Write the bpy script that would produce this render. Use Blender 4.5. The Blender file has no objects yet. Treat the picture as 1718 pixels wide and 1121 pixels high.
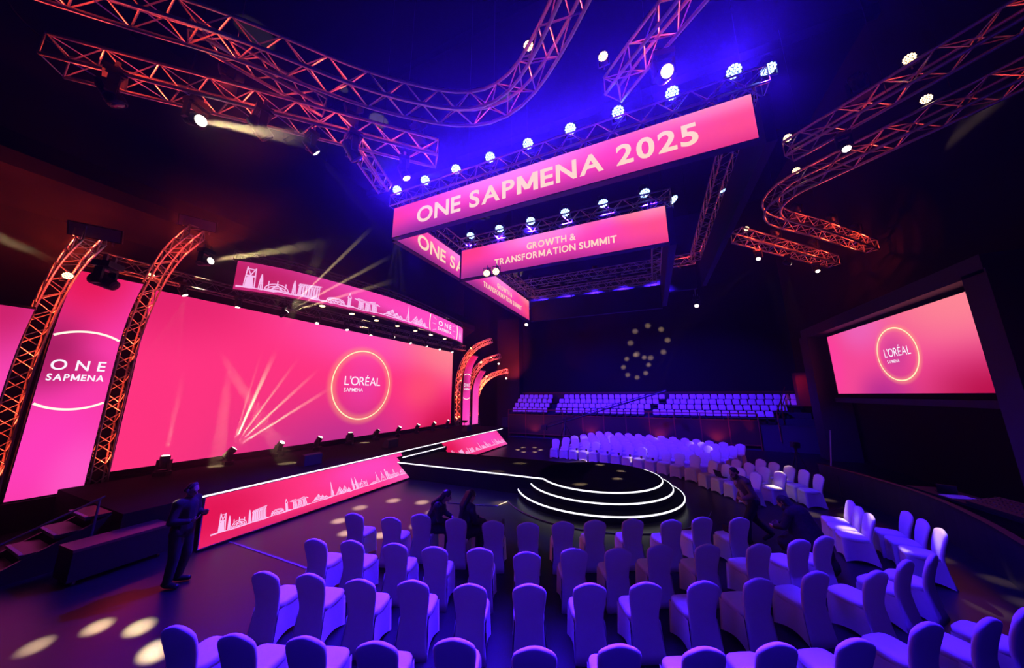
import bpy, math, random
from mathutils import Vector, Matrix, Quaternion
random.seed(7)
D = bpy.data
SC = bpy.context.scene
COL = SC.collection
R = math.radians

# ------------------------------------------------------------------ camera
cam_d = D.cameras.new('camera')
cam_d.sensor_width = 36.0
cam_d.sensor_fit = 'HORIZONTAL'
cam_d.lens = 517.42 / 1718 * 36.0
cam_d.clip_start = 0.05
cam_d.clip_end = 200
cam = D.objects.new('camera', cam_d)
COL.objects.link(cam)
_rt = Vector((0.91235418, 0.4093956, -0.00225812))
_up = Vector((0.0812438, -0.17564355, 0.98109571))
_fw = Vector((-0.40125964, 0.89529023, 0.19350998))
cam.matrix_world = Matrix(((_rt.x, _up.x, -_fw.x, 0.0), (_rt.y, _up.y, -_fw.y, 0.0), (_rt.z, _up.z, -_fw.z, 3.4), (0, 0, 0, 1)))
SC.camera = cam

# ------------------------------------------------------------------ view and world
SC.view_settings.view_transform = 'Standard'
SC.view_settings.look = 'None'
SC.view_settings.exposure = 0.0
SC.view_settings.gamma = 1.0
SC.view_settings.use_curve_mapping = False
HAZE = 0.0009
HAZE_G = 0.85
w = D.worlds.new('world'); SC.world = w
w.use_nodes = True
nt = w.node_tree
nt.nodes.clear()
wo = nt.nodes.new('ShaderNodeOutputWorld')
bg = nt.nodes.new('ShaderNodeBackground')
bg.inputs['Color'].default_value = (0.010, 0.004, 0.03, 1)
bg.inputs['Strength'].default_value = 0.02
nt.links.new(bg.outputs[0], wo.inputs['Surface'])
if HAZE > 0:
    vs = nt.nodes.new('ShaderNodeVolumeScatter')
    vs.inputs['Color'].default_value = (0.9, 0.9, 0.95, 1)
    vs.inputs['Density'].default_value = HAZE
    vs.inputs['Anisotropy'].default_value = HAZE_G
    nt.links.new(vs.outputs[0], wo.inputs['Volume'])
cy = SC.cycles
cy.max_bounces = 5
cy.diffuse_bounces = 2
cy.glossy_bounces = 3
cy.transmission_bounces = 3
cy.volume_bounces = 0
cy.transparent_max_bounces = 6
cy.sample_clamp_indirect = 4.0
cy.sample_clamp_direct = 0.0
cy.caustics_reflective = False
cy.caustics_refractive = False
cy.use_light_tree = True
cy.use_denoising = True

# ------------------------------------------------------------------ light helpers
def aim(o, p, t):
    o.location = p
    d = (Vector(t) - Vector(p)).normalized()
    o.rotation_euler = d.to_track_quat('-Z', 'Y').to_euler()

def spot(name, p, t, color, watts, angle, blend=0.5, radius=0.06, gobo=None):
    l = D.lights.new(name, 'SPOT')
    l.color = color
    l.energy = watts
    l.spot_size = R(angle)
    l.spot_blend = blend
    l.shadow_soft_size = radius
    o = D.objects.new(name, l)
    COL.objects.link(o)
    aim(o, p, t)
    if gobo:                                   # a ring of round openings in the lamp's gobo wheel
        n_dots, r0, dr = gobo
        l.use_nodes = True
        t_ = l.node_tree
        N, L = t_.nodes, t_.links
        em = [n for n in N if n.type == 'EMISSION'][0]
        tc = N.new('ShaderNodeTexCoord')
        sp = N.new('ShaderNodeSeparateXYZ')
        L.new(tc.outputs['Normal'], sp.inputs[0])
        def M(op, a, b=None):
            m = N.new('ShaderNodeMath'); m.operation = op
            for i, v in enumerate((a, b)):
                if v is None: continue
                if isinstance(v, (int, float)): m.inputs[i].default_value = v
                else: L.new(v, m.inputs[i])
            return m.outputs[0]
        z = M('ABSOLUTE', sp.outputs[2])
        x = M('DIVIDE', sp.outputs[0], z)
        y = M('DIVIDE', sp.outputs[1], z)
        r = M('SQRT', M('ADD', M('MULTIPLY', x, x), M('MULTIPLY', y, y)))
        th = M('ARCTAN2', y, x)
        step = 2 * math.pi / n_dots
        k = M('MULTIPLY', M('ROUND', M('DIVIDE', th, step)), step)
        dx = M('SUBTRACT', x, M('MULTIPLY', M('COSINE', k), r0))
        dy = M('SUBTRACT', y, M('MULTIPLY', M('SINE', k), r0))
        dd = M('SQRT', M('ADD', M('MULTIPLY', dx, dx), M('MULTIPLY', dy, dy)))
        mr = N.new('ShaderNodeMapRange'); mr.interpolation_type = 'SMOOTHSTEP'
        L.new(dd, mr.inputs[0])
        mr.inputs[1].default_value = dr * 1.35; mr.inputs[2].default_value = dr * 0.35
        mr.inputs[3].default_value = 0.0; mr.inputs[4].default_value = 1.0
        L.new(mr.outputs[0], em.inputs['Strength'])
    return o

def point(name, p, color, watts, radius=0.06):
    l = D.lights.new(name, 'POINT')
    l.color = color; l.energy = watts; l.shadow_soft_size = radius
    o = D.objects.new(name, l); COL.objects.link(o); o.location = p
    return o

BLUE = (0.038, 0.006, 1.0)
WARM = (1.0, 0.66, 0.34)
REDL = (1.0, 0.055, 0.022)
P_PAR = 9000      # blue wash lamps over the near seats
P_FAR = 7500      # blue wash lamps over the far seats and the tiers
P_RED = 75
P_BEAM = 260000
FAN_A = (((-13.7, 9.1, 12.0), 1.0, 3.4), ((-13.6, 12.0, 12.0), .6, 2.4), ((-13.6, 13.4, 9.2), .8, 2.6), ((-13.6, 14.9, 7.0), .8, 3.0), ((-13.8, 7.8, 12.0), .4, 1.6))
FAN_B = (((-11.6, 6.86, 8.9), 2.4, 6.0), ((-11.6, 7.7, 8.4), .8, 2.4), ((-11.6, 8.65, 8.35), .8, 2.8), ((-11.6, 10.1, 8.5), .8, 3.4))

# ------------------------------------------------------------------ materials
def srgb(r, g, b):
    f = lambda c: (c / 255 / 12.92) if c / 255 <= 0.04045 else ((c / 255 + 0.055) / 1.055) ** 2.4
    return (f(r), f(g), f(b), 1.0)

def mat(name, color, rough=0.5, metal=0.0, spec=0.5, noise=0.0, nscale=8.0, bump=0.0, bscale=40.0):
    m = D.materials.new(name); m.use_nodes = True
    nt = m.node_tree; p = nt.nodes['Principled BSDF']
    p.inputs['Base Color'].default_value = (*color[:3], 1)
    p.inputs['Roughness'].default_value = rough
    p.inputs['Metallic'].default_value = metal
    p.inputs['Specular IOR Level'].default_value = spec
    if noise or bump:
        tc = nt.nodes.new('ShaderNodeTexCoord')
        if noise:
            n = nt.nodes.new('ShaderNodeTexNoise'); n.inputs['Scale'].default_value = nscale; n.inputs['Detail'].default_value = 4
            nt.links.new(tc.outputs['Object'], n.inputs['Vector'])
            mr = nt.nodes.new('ShaderNodeMapRange'); mr.inputs[3].default_value = 1 - noise; mr.inputs[4].default_value = 1 + noise
            nt.links.new(n.outputs['Fac'], mr.inputs[0])
            mx = nt.nodes.new('ShaderNodeMix'); mx.data_type = 'RGBA'; mx.blend_type = 'MULTIPLY'; mx.inputs[0].default_value = 1.0
            mx.inputs[6].default_value = (*color[:3], 1)
            nt.links.new(mr.outputs[0], mx.inputs[7]); nt.links.new(mx.outputs[2], p.inputs['Base Color'])
        if bump:
            n2 = nt.nodes.new('ShaderNodeTexNoise'); n2.inputs['Scale'].default_value = bscale; n2.inputs['Detail'].default_value = 3
            nt.links.new(tc.outputs['Object'], n2.inputs['Vector'])
            b = nt.nodes.new('ShaderNodeBump'); b.inputs['Strength'].default_value = bump; b.inputs['Distance'].default_value = 0.02
            nt.links.new(n2.outputs['Fac'], b.inputs['Height']); nt.links.new(b.outputs[0], p.inputs['Normal'])
    return m

def glow(name, color, strength):
    m = D.materials.new(name); m.use_nodes = True
    nt = m.node_tree; nt.nodes.clear()
    o = nt.nodes.new('ShaderNodeOutputMaterial'); e = nt.nodes.new('ShaderNodeEmission')
    e.inputs[0].default_value = (*color[:3], 1); e.inputs[1].default_value = strength
    nt.links.new(e.outputs[0], o.inputs[0])
    return m

def led_mat(name, base, blobs, strength=1.0, ring=None, streak=0.0):
    """picture on an LED wall: soft colour clouds over a base colour, laid out in the panel's own UV. blob = (u, v, ru, rv, colour, weight)"""
    m = D.materials.new(name); m.use_nodes = True
    nt = m.node_tree; N, L = nt.nodes, nt.links; N.clear()
    o = N.new('ShaderNodeOutputMaterial'); e = N.new('ShaderNodeEmission'); L.new(e.outputs[0], o.inputs[0])
    e.inputs[1].default_value = strength
    uv = N.new('ShaderNodeUVMap')
    cur = None
    def dist(u, v, ru, rv):
        mp = N.new('ShaderNodeVectorMath'); mp.operation = 'SUBTRACT'; L.new(uv.outputs[0], mp.inputs[0]); mp.inputs[1].default_value = (u, v, 0)
        sc = N.new('ShaderNodeVectorMath'); sc.operation = 'MULTIPLY'; L.new(mp.outputs[0], sc.inputs[0]); sc.inputs[1].default_value = (1 / ru, 1 / rv, 0)
        ln = N.new('ShaderNodeVectorMath'); ln.operation = 'LENGTH'; L.new(sc.outputs[0], ln.inputs[0])
        return ln.outputs['Value']
    def mixin(fac, col):
        nonlocal cur
        mx = N.new('ShaderNodeMix'); mx.data_type = 'RGBA'; L.new(fac, mx.inputs[0])
        if cur is None: mx.inputs[6].default_value = base
        else: L.new(cur, mx.inputs[6])
        mx.inputs[7].default_value = col
        cur = mx.outputs[2]
    for (u, v, ru, rv, col, wgt) in blobs:
        mr = N.new('ShaderNodeMapRange'); mr.interpolation_type = 'SMOOTHERSTEP'
        L.new(dist(u, v, ru, rv), mr.inputs[0])
        mr.inputs[1].default_value = 0.0; mr.inputs[2].default_value = 1.0; mr.inputs[3].default_value = wgt; mr.inputs[4].default_value = 0.0
        mixin(mr.outputs[0], col)
    if ring:
        (u, v, ru, rv, core, halo, col, hcol) = ring
        d = dist(u, v, ru, rv)
        s1 = N.new('ShaderNodeMath'); s1.operation = 'SUBTRACT'; L.new(d, s1.inputs[0]); s1.inputs[1].default_value = 1.0
        ab = N.new('ShaderNodeMath'); ab.operation = 'ABSOLUTE'; L.new(s1.outputs[0], ab.inputs[0])
        mh = N.new('ShaderNodeMapRange'); mh.interpolation_type = 'SMOOTHERSTEP'; L.new(ab.outputs[0], mh.inputs[0])
        mh.inputs[1].default_value = 0.0; mh.inputs[2].default_value = halo; mh.inputs[3].default_value = 0.55; mh.inputs[4].default_value = 0.0
        mixin(mh.outputs[0], hcol)
    L.new(cur, e.inputs[0])
    return m

M = {}
M['floor'] = mat('polished_floor', (0.014, 0.012, 0.017), 0.34, 0, 0.34, 0.4, 0.7, 0.10, 3.0)
M['black'] = mat('black_paint', (0.012, 0.012, 0.014), 0.45, 0, 0.4)
M['stage'] = mat('stage_black', (0.009, 0.009, 0.010), 0.8, 0, 0.03, 0.2, 2.0)
M['drape'] = mat('black_drape', (0.012, 0.011, 0.015), 0.9, 0, 0.1)
M['wall'] = mat('dark_wall', (0.022, 0.018, 0.025), 0.85, 0, 0.2, 0.3, 0.5)
M['ceil'] = mat('dark_ceiling', (0.004, 0.004, 0.005), 0.95, 0, 0.0)
M['alu'] = mat('truss_aluminium', (0.55, 0.55, 0.58), 0.38, 0.75, 0.5)
M['dalu'] = mat('truss_dark', (0.16, 0.16, 0.18), 0.45, 0.5, 0.5)
M['white'] = mat('white_stretch_cover', (0.78, 0.78, 0.80), 0.75, 0, 0.25, 0.05, 9, 0.12, 25)
M['lens_warm'] = glow('lamp_warm', (1.0, 0.86, 0.62), 9.0)
M['lens_soft'] = glow('lamp_amber', (1.0, 0.66, 0.34), 4.0)
M['lens_blue'] = glow('lamp_blue', (0.36, 0.56, 1.0), 4.0)
M['lens_off'] = mat('lens_glass', (0.03, 0.03, 0.05), 0.08, 0, 0.8)
M['strip'] = glow('white_strip', (0.92, 0.90, 1.0), 1.6)
M['cream'] = glow('cream_letters', srgb(255, 214, 182), 1.0)
M['wtext'] = glow('white_letters', srgb(250, 240, 255), 1.05)
M['sky'] = glow('skyline_lines', srgb(255, 196, 246), 1.0)
M['ring'] = glow('ring_line', srgb(255, 236, 186), 1.1)
M['ringw'] = glow('ring_line_white', srgb(255, 240, 224), 1.15)
M['redrail'] = mat('red_tinted_steel', (0.20, 0.05, 0.03), 0.5, 0.3, 0.4)  # red light falling on the stand's rails is put into the steel colour
M['fascia'] = mat('smoked_panel', (0.035, 0.016, 0.014), 0.4, 0, 0.5)
M['riser'] = mat('tier_carpet', (0.03, 0.028, 0.045), 0.95)
M['case'] = mat('red_lit_lid', (0.10, 0.035, 0.035), 0.4, 0, 0.5)  # red light from the arches is put into the lid's base colour
M['nosing'] = mat('pale_nosing', (0.45, 0.40, 0.45), 0.6)
M['cloth'] = mat('black_cloth', (0.012, 0.012, 0.016), 0.85)
M['jacket'] = mat('taupe_jacket', (0.16, 0.115, 0.10), 0.8, 0, 0.3, 0.15, 30)
M['shirt'] = mat('pale_shirt', (0.55, 0.45, 0.45), 0.8)
M['skin'] = mat('skin', (0.42, 0.24, 0.17), 0.55)
M['hair'] = mat('dark_hair', (0.012, 0.008, 0.007), 0.5)
M['print'] = mat('patterned_cloth', (0.018, 0.011, 0.013), 0.8, 0, 0.3, 0.9, 22)
M['screenoff'] = glow('laptop_screen', srgb(120, 110, 90), 0.35)
M['paper'] = mat('paper', (0.6, 0.6, 0.65), 0.8)

# ------------------------------------------------------------------ mesh helpers
class MB:
    def __init__(s): s.v = []; s.f = []; s.uv = {}
    def add(s, vs, fs):
        k = len(s.v); s.v += [tuple(p) for p in vs]; s.f += [tuple(i + k for i in f) for f in fs]; return s
    def box(s, c, d, rz=0.0, m=None):
        x, y, z = d[0] / 2, d[1] / 2, d[2] / 2
        vs = [(i * x, j * y, k * z) for k in (-1, 1) for j in (-1, 1) for i in (-1, 1)]
        if m is None: m = Matrix.Rotation(rz, 4, 'Z')
        vs = [tuple(m @ Vector(p) + Vector(c)) for p in vs]
        return s.add(vs, [(0, 2, 3, 1), (4, 5, 7, 6), (0, 1, 5, 4), (2, 6, 7, 3), (0, 4, 6, 2), (1, 3, 7, 5)])
    def tube(s, path, r, seg=6, cap=True, radii=None):
        P = [Vector(p) for p in path]; n = len(P); ring = []
        prev = None
        for i in range(n):
            t = (P[min(i + 1, n - 1)] - P[max(i - 1, 0)]).normalized()
            if prev is None:
                a = Vector((0, 0, 1)) if abs(t.z) < 0.9 else Vector((1, 0, 0))
                u = t.cross(a).normalized()
            else:
                u = (prev - t * prev.dot(t)).normalized()
            prev = u; v_ = t.cross(u)
            rr = radii[i] if radii else r
            ring.append([P[i] + (u * math.cos(2 * math.pi * k / seg) + v_ * math.sin(2 * math.pi * k / seg)) * rr for k in range(seg)])
        vs = [p for rg in ring for p in rg]
        fs = [(i * seg + k, i * seg + (k + 1) % seg, (i + 1) * seg + (k + 1) % seg, (i + 1) * seg + k) for i in range(n - 1) for k in range(seg)]
        if cap: fs += [tuple(range(seg))[::-1], tuple((n - 1) * seg + k for k in range(seg))]
        return s.add(vs, fs)
    def lathe(s, prof, seg=16, m=None):
        """prof: (radius, z) pairs"""
        vs = []; fs = []; n = len(prof)
        for (r, z) in prof:
            for k in range(seg):
                a = 2 * math.pi * k / seg; p = Vector((r * math.cos(a), r * math.sin(a), z)); vs.append(tuple(m @ p) if m else tuple(p))
        for i in range(n - 1):
            for k in range(seg): fs.append((i * seg + k, i * seg + (k + 1) % seg, (i + 1) * seg + (k + 1) % seg, (i + 1) * seg + k))
        fs += [tuple(range(seg))[::-1], tuple((n - 1) * seg + k for k in range(seg))]
        return s.add(vs, fs)
    def prism(s, poly, z0, z1):
        n = len(poly)
        vs = [(x, y, z0) for x, y in poly] + [(x, y, z1) for x, y in poly]
        return s.add(vs, [tuple(range(n))[::-1], tuple(range(n, 2 * n))] + [(i, (i + 1) % n, n + (i + 1) % n, n + i) for i in range(n)])
    def ball(s, c, r, seg=12, rings=8, m=None):
        rx, ry, rz = r if isinstance(r, tuple) else (r, r, r); vs = []; fs = []
        for i in range(rings + 1):
            t = math.pi * i / rings
            for k in range(seg):
                a = 2 * math.pi * k / seg
                p = Vector((rx * math.sin(t) * math.cos(a), ry * math.sin(t) * math.sin(a), rz * math.cos(t)))
                if m: p = m @ p
                vs.append(tuple(p + Vector(c)))
        for i in range(rings):
            for k in range(seg): fs.append((i * seg + k, (i + 1) * seg + k, (i + 1) * seg + (k + 1) % seg, i * seg + (k + 1) % seg))
        return s.add(vs, fs)
    def build(s, name, material, parent=None, smooth=False, weld=False):
        me = D.meshes.new(name); me.from_pydata(s.v, [], s.f)
        if material: me.materials.append(material)
        if weld:
            import bmesh
            b = bmesh.new(); b.from_mesh(me); bmesh.ops.remove_doubles(b, verts=b.verts, dist=1e-5); b.to_mesh(me); b.free()
        me.update()
        if smooth: me.polygons.foreach_set('use_smooth', [True] * len(me.polygons))
        o = D.objects.new(name, me); COL.objects.link(o)
        if parent: o.parent = parent
        return o

def tag(o, label=None, cat=None, group=None, kind=None):
    if label: o['label'] = label
    if cat: o['category'] = cat
    if group: o['group'] = group
    if kind: o['kind'] = kind
    return o

def thing(name, label, cat, loc=(0, 0, 0), rz=0.0, group=None):
    o = D.objects.new(name, None); COL.objects.link(o); o.empty_display_size = 0.1
    o.location = loc; o.rotation_euler = (0, 0, rz)
    return tag(o, label, cat, group)

def struct(name, mb, m):
    return tag(mb.build(name, m), kind='structure')

def copy_tree(o, parent=None):
    c = o.copy(); COL.objects.link(c); c.parent = parent
    for ch in list(o.children):
        copy_tree(ch, c)
    return c

ORD = ['first', 'second', 'third', 'fourth', 'fifth', 'sixth', 'seventh', 'eighth', 'ninth', 'tenth', 'eleventh', 'twelfth', 'thirteenth', 'fourteenth',
       'fifteenth', 'sixteenth', 'seventeenth', 'eighteenth', 'nineteenth', 'twentieth']

def smooth_path(pts, n=6):
    """Catmull-Rom through the points"""
    P = [Vector(p) for p in pts]; out = []
    for i in range(len(P) - 1):
        a = P[max(i - 1, 0)]; b = P[i]; c = P[i + 1]; d = P[min(i + 2, len(P) - 1)]
        for k in range(n):
            t = k / n
            out.append(0.5 * ((2 * b) + (c - a) * t + (2 * a - 5 * b + 4 * c - d) * t * t + (3 * b - a - 3 * c + d) * t ** 3))
    out.append(P[-1]); return out

def resample(P, step):
    L = [0.0]
    for i in range(1, len(P)): L.append(L[-1] + (P[i] - P[i - 1]).length)
    n = max(1, round(L[-1] / step)); out = []; j = 0
    for k in range(n + 1):
        s = L[-1] * k / n
        while j < len(P) - 2 and L[j + 1] < s: j += 1
        t = (s - L[j]) / max(1e-9, L[j + 1] - L[j]); out.append(P[j].lerp(P[j + 1], min(1, max(0, t))))
    return out

def truss(name, label, pts, size=0.38, m='alu', up=(0, 0, 1), group=None, smooth=True, chord_r=0.034, lace_r=0.013, depth=None, cat='truss'):
    """box truss: four chord tubes and zigzag lacing along a path"""
    P = resample(smooth_path(pts, 8) if smooth else [Vector(p) for p in pts], size * .85)
    root = thing(name, label, cat, tuple(P[0]), 0, group)
    U0 = Vector(up).normalized(); corners = [[], [], [], []]
    hs, hu = size / 2, (depth or size) / 2
    for i, p in enumerate(P):
        t = (P[min(i + 1, len(P) - 1)] - P[max(i - 1, 0)]).normalized()
        s_ = t.cross(U0).normalized(); u = s_.cross(t).normalized()
        for k, (a, b) in enumerate(((-1, -1), (1, -1), (1, 1), (-1, 1))):
            corners[k].append(p + s_ * a * hs + u * b * hu - P[0])
    for k in range(4):
        MB().tube(corners[k], chord_r, 6).build('chord', M[m], root, True)
    lc = MB(); n = len(P)
    for f in range(4):
        A, B = corners[f], corners[(f + 1) % 4]
        for i in range(n - 1):
            a, b = (A[i], B[i + 1]) if (i + f) % 2 == 0 else (B[i], A[i + 1])
            lc.tube([a, b], lace_r, 4, False)
    for i in (0, n - 1):
        for f in range(4): lc.tube([corners[f][i], corners[(f + 1) % 4][i]], lace_r, 4, False)
    lc.build('lacing', M[m], root)
    return root, P

# flat or curved screens -------------------------------------------------
class Flat:
    """maps screen coordinates (u across, v up, in metres) to the place; n is the front normal"""
    def __init__(s, o, udir, vdir, W, H):
        s.o = Vector(o); s.u = Vector(udir).normalized(); s.v = Vector(vdir).normalized(); s.n = s.u.cross(s.v).normalized(); s.W = W; s.H = H
    def __call__(s, u, v, d=0.0): return s.o + s.u * u + s.v * v + s.n * d

class Curve:
    """a wall that bends: path points swept along a second direction"""
    def __init__(s, path, vdir, H, flip=1, along='u'):
        s.P = [Vector(p) for p in path]; s.v = Vector(vdir).normalized(); s.flip = flip; s.L = [0.0]; s.along = along
        for i in range(1, len(s.P)): s.L.append(s.L[-1] + (s.P[i] - s.P[i - 1]).length)
        s.len = s.L[-1]
        s.W, s.H = (s.len, H) if along == 'u' else (H, s.len)
    def __call__(s, u, v, d=0.0):
        a, b = (u, v) if s.along == 'u' else (v, u)
        j = 0
        while j < len(s.P) - 2 and s.L[j + 1] < a: j += 1
        t = (a - s.L[j]) / (s.L[j + 1] - s.L[j]); tg = (s.P[j + 1] - s.P[j]).normalized()
        n = tg.cross(s.v).normalized() * s.flip
        return s.P[j].lerp(s.P[j + 1], t) + s.v * b + n * d

def sheet(name, S, m, parent, nu=1, nv=1, d=0.0):
    vs = []; fs = []; uvs = []
    for j in range(nv + 1):
        for i in range(nu + 1):
            vs.append(tuple(S(S.W * i / nu, S.H * j / nv, d))); uvs.append((i / nu, j / nv))
    for j in range(nv):
        for i in range(nu): a = j * (nu + 1) + i; fs.append((a, a + 1, a + nu + 2, a + nu + 1))
    me = D.meshes.new(name); me.from_pydata(vs, [], fs); me.materials.append(m)
    ul = me.uv_layers.new(name='UVMap')
    for lp in me.loops: ul.data[lp.index].uv = uvs[lp.vertex_index]
    o = D.objects.new(name, me); COL.objects.link(o); o.parent = parent
    return o

def shell(name, S, m, parent, nu=1, nv=1, d0=-0.14, d1=-0.004, e=0.02):
    """solid housing behind a screen"""
    vs = []; fs = []
    for d in (d0, d1):
        for j in range(nv + 1):
            for i in range(nu + 1):
                u = S.W * i / nu + (-e if i == 0 else e if i == nu else 0); v = S.H * j / nv + (-e if j == 0 else e if j == nv else 0)
                vs.append(tuple(S(u, v, d)))
    K = (nu + 1) * (nv + 1)
    for j in range(nv):
        for i in range(nu):
            a = j * (nu + 1) + i
            fs.append((a, a + nu + 1, a + nu + 2, a + 1)); fs.append((K + a, K + a + 1, K + a + nu + 2, K + a + nu + 1))
    for i in range(nu):
        fs.append((i, i + 1, K + i + 1, K + i)); a = nv * (nu + 1) + i; fs.append((a + 1, a, K + a, K + a + 1))
    for j in range(nv):
        a = j * (nu + 1); fs.append((a + nu + 1, a, K + a, K + a + nu + 1)); a += nu; fs.append((a, a + nu + 1, K + a + nu + 1, K + a))
    return MB().add(vs, fs).build(name, m, parent)

_glyphs = {}
def glyph(ch, bold):
    """one capital of the built-in face as (width, points, faces), cap height 1; M and W are drawn from bars"""
    if (ch, bold) in _glyphs: return _glyphs[(ch, bold)]
    def curve_mesh(c_):
        c = D.curves.new('lettering', 'FONT'); c.body = c_; c.offset = bold; c.resolution_u = 5
        o = D.objects.new('lettering', c); COL.objects.link(o)
        me = D.meshes.new_from_object(o.evaluated_get(bpy.context.evaluated_depsgraph_get()))
        D.objects.remove(o)
        v = [(q.co.x, q.co.y) for q in me.vertices]; f = [tuple(q.vertices) for q in me.polygons]
        D.meshes.remove(me)
        return v, f
    if bold not in _caps:
        v, f = curve_mesh('E'); _caps[bold] = (min(p[1] for p in v), max(p[1] for p in v))
    lo, hi = _caps[bold]; k = 1.0 / (hi - lo)
    if ch in 'MW' and bold > 0.01:
        w = .115 + bold * 4.6; h = w * .56
        if ch == 'M':
            W = 1.06; qs = [(0, w, w, 0, 0, 1), (W - w, W, W, W - w, 0, 1), (W / 2 - h, W / 2 + h, w * 1.05, 0, .16, 1), (W / 2 - h, W / 2 + h, W, W - w * 1.05, .16, 1)]
        else:
            W = 1.5; qs = [(.28 * W - h, .28 * W + h, w * 1.1, 0, 0, 1), (.28 * W - h, .28 * W + h, W / 2 + h, W / 2 - h, 0, 1), (.72 * W - h, .72 * W + h, W / 2 + h, W / 2 - h, 0, 1), (.72 * W - h, .72 * W + h, W, W - w * 1.1, 0, 1)]
        v = []; f = []
        for (a, b, c, d, y0, y1) in qs: n = len(v); v += [(a, y0), (b, y0), (c, y1), (d, y1)]; f.append((n, n + 1, n + 2, n + 3))
        out = (W, v, f)
    else:
        v, f = curve_mesh(ch); x0 = min(p[0] for p in v)
        v = [((p[0] - x0) * k, (p[1] - lo) * k) for p in v]; out = (max(p[0] for p in v), v, f)
    _glyphs[(ch, bold)] = out
    return out
_caps = {}

def letter_mesh(body, bold, gap):
    vs = []; fs = []; x = 0.0
    for ch in body:
        if ch == ' ': x += .40; continue
        adv, v, f = glyph(ch, bold); k = len(vs)
        vs += [(p[0] + x, p[1]) for p in v]; fs += [tuple(i + k for i in q) for q in f]
        x += adv + (gap * .35 if ch in "'" else gap)
    return vs, fs

def lettering(S, body, u0, u1, v0, v1, m, parent, w=0.2, d=0.006, name='lettering', spread=.16):
    """writing stretched into the box u0..u1, v0..v1 (foot to cap height) of a screen"""
    vs, fs = letter_mesh(body, max(0.0, (w - .12) * .24), spread)
    X = [p[0] for p in vs]; a, b = min(X), max(X)
    P = [tuple(S(u0 + (p[0] - a) / (b - a) * (u1 - u0), v0 + p[1] * (v1 - v0), d)) for p in vs]
    return MB().add(P, fs).build(name, m, parent)

def ribbons(S, lines, wd, m, parent, name, d=0.005, seg=0.4):
    mb = MB()
    for ln in lines:
        for (a, b) in zip(ln[:-1], ln[1:]):
            A, B = Vector(a), Vector(b); L = (B - A).length
            if L < 1e-6: continue
            n = max(1, int(L / seg)); t = (B - A) / L; nn = Vector((-t.y, t.x)) * wd / 2; ex = t * wd * 0.3
            vs = []
            for k in range(n + 1):
                p = A.lerp(B, k / n) + (ex * (2 * k / n - 1))
                vs += [tuple(S(p.x + nn.x, p.y + nn.y, d)), tuple(S(p.x - nn.x, p.y - nn.y, d))]
            mb.add(vs, [(2 * k, 2 * k + 1, 2 * k + 3, 2 * k + 2) for k in range(n)])
    return mb.build(name, m, parent)

def ring_part(S, cu, cv, ru, rv, wd, m, parent, a0=0, a1=360, n=72, d=0.006, clip=True, name='glowing_ring'):
    vs = []; fs = []; ok = []
    for k in range(n + 1):
        a = R(a0 + (a1 - a0) * k / n)
        for q in (-1, 1):
            u = cu + (ru + q * wd / 2) * math.cos(a); v = cv + (rv + q * wd / 2) * math.sin(a)
            ok.append(0.0 <= u <= S.W and 0.0 <= v <= S.H); vs.append(tuple(S(min(max(u, 0), S.W), min(max(v, 0), S.H), d)))
    for k in range(n):
        if not clip or (ok[2 * k] and ok[2 * k + 1] and ok[2 * k + 2] and ok[2 * k + 3]): fs.append((2 * k, 2 * k + 1, 2 * k + 3, 2 * k + 2))
    return MB().add(vs, fs).build(name, m, parent)

# ------------------------------------------------------------------ the hall
X0, X1, Y0, Y1, ZC = -19.0, 9.6, -3.0, 28.9, 19.0
struct('floor', MB().box(((X0 + X1) / 2, (Y0 + Y1) / 2, -0.1), (X1 - X0, Y1 - Y0, 0.2)), M['floor'])
struct('ceiling', MB().box(((X0 + X1) / 2, (Y0 + Y1) / 2, ZC + 0.1), (X1 - X0, Y1 - Y0, 0.2)), M['ceil'])
struct('wall_left', MB().box((X0 - 0.1, (Y0 + Y1) / 2, ZC / 2), (0.2, Y1 - Y0, ZC)), M['wall'])
struct('wall_right', MB().box((X1 + 0.1, (Y0 + Y1) / 2, ZC / 2), (0.2, Y1 - Y0, ZC)), M['drape'])
struct('wall_back', MB().box(((X0 + X1) / 2, Y0 - 0.1, ZC / 2), (X1 - X0, 0.2, ZC)), M['drape'])
wf = MB()
wf.box(((X0 + X1) / 2, Y1 + 0.1, ZC / 2), (X1 - X0, 0.2, ZC))
struct('wall_far', wf, M['drape'])
band = MB()                                   # sloping bulkhead running along the left wall
band.add([(X0, y, z) for y in (Y0, Y1) for z in (12.2,)] + [(X0 + 1.5, y, 10.9) for y in (Y0, Y1)] + [(X0 + 1.5, y, 10.4) for y in (Y0, Y1)] + [(X0, y, 9.6) for y in (Y0, Y1)],
         [(0, 1, 3, 2), (2, 3, 5, 4), (4, 5, 7, 6), (6, 7, 1, 0), (0, 2, 4, 6), (1, 7, 5, 3)])
struct('trim_1', band, M['wall'])
col = MB()
col.box((-12.9, 28.3, 5.5), (2.4, 1.0, 11.0))
struct('wall_pier', col, M['wall'])
bm_ = MB()
for y in (3.0, 9.0, 15.0, 21.0):
    bm_.box(((X0 + X1) / 2, y, ZC - 0.3), (X1 - X0, 0.25, 0.5))
struct('ceiling_beams', bm_, M['ceil'])

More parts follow.
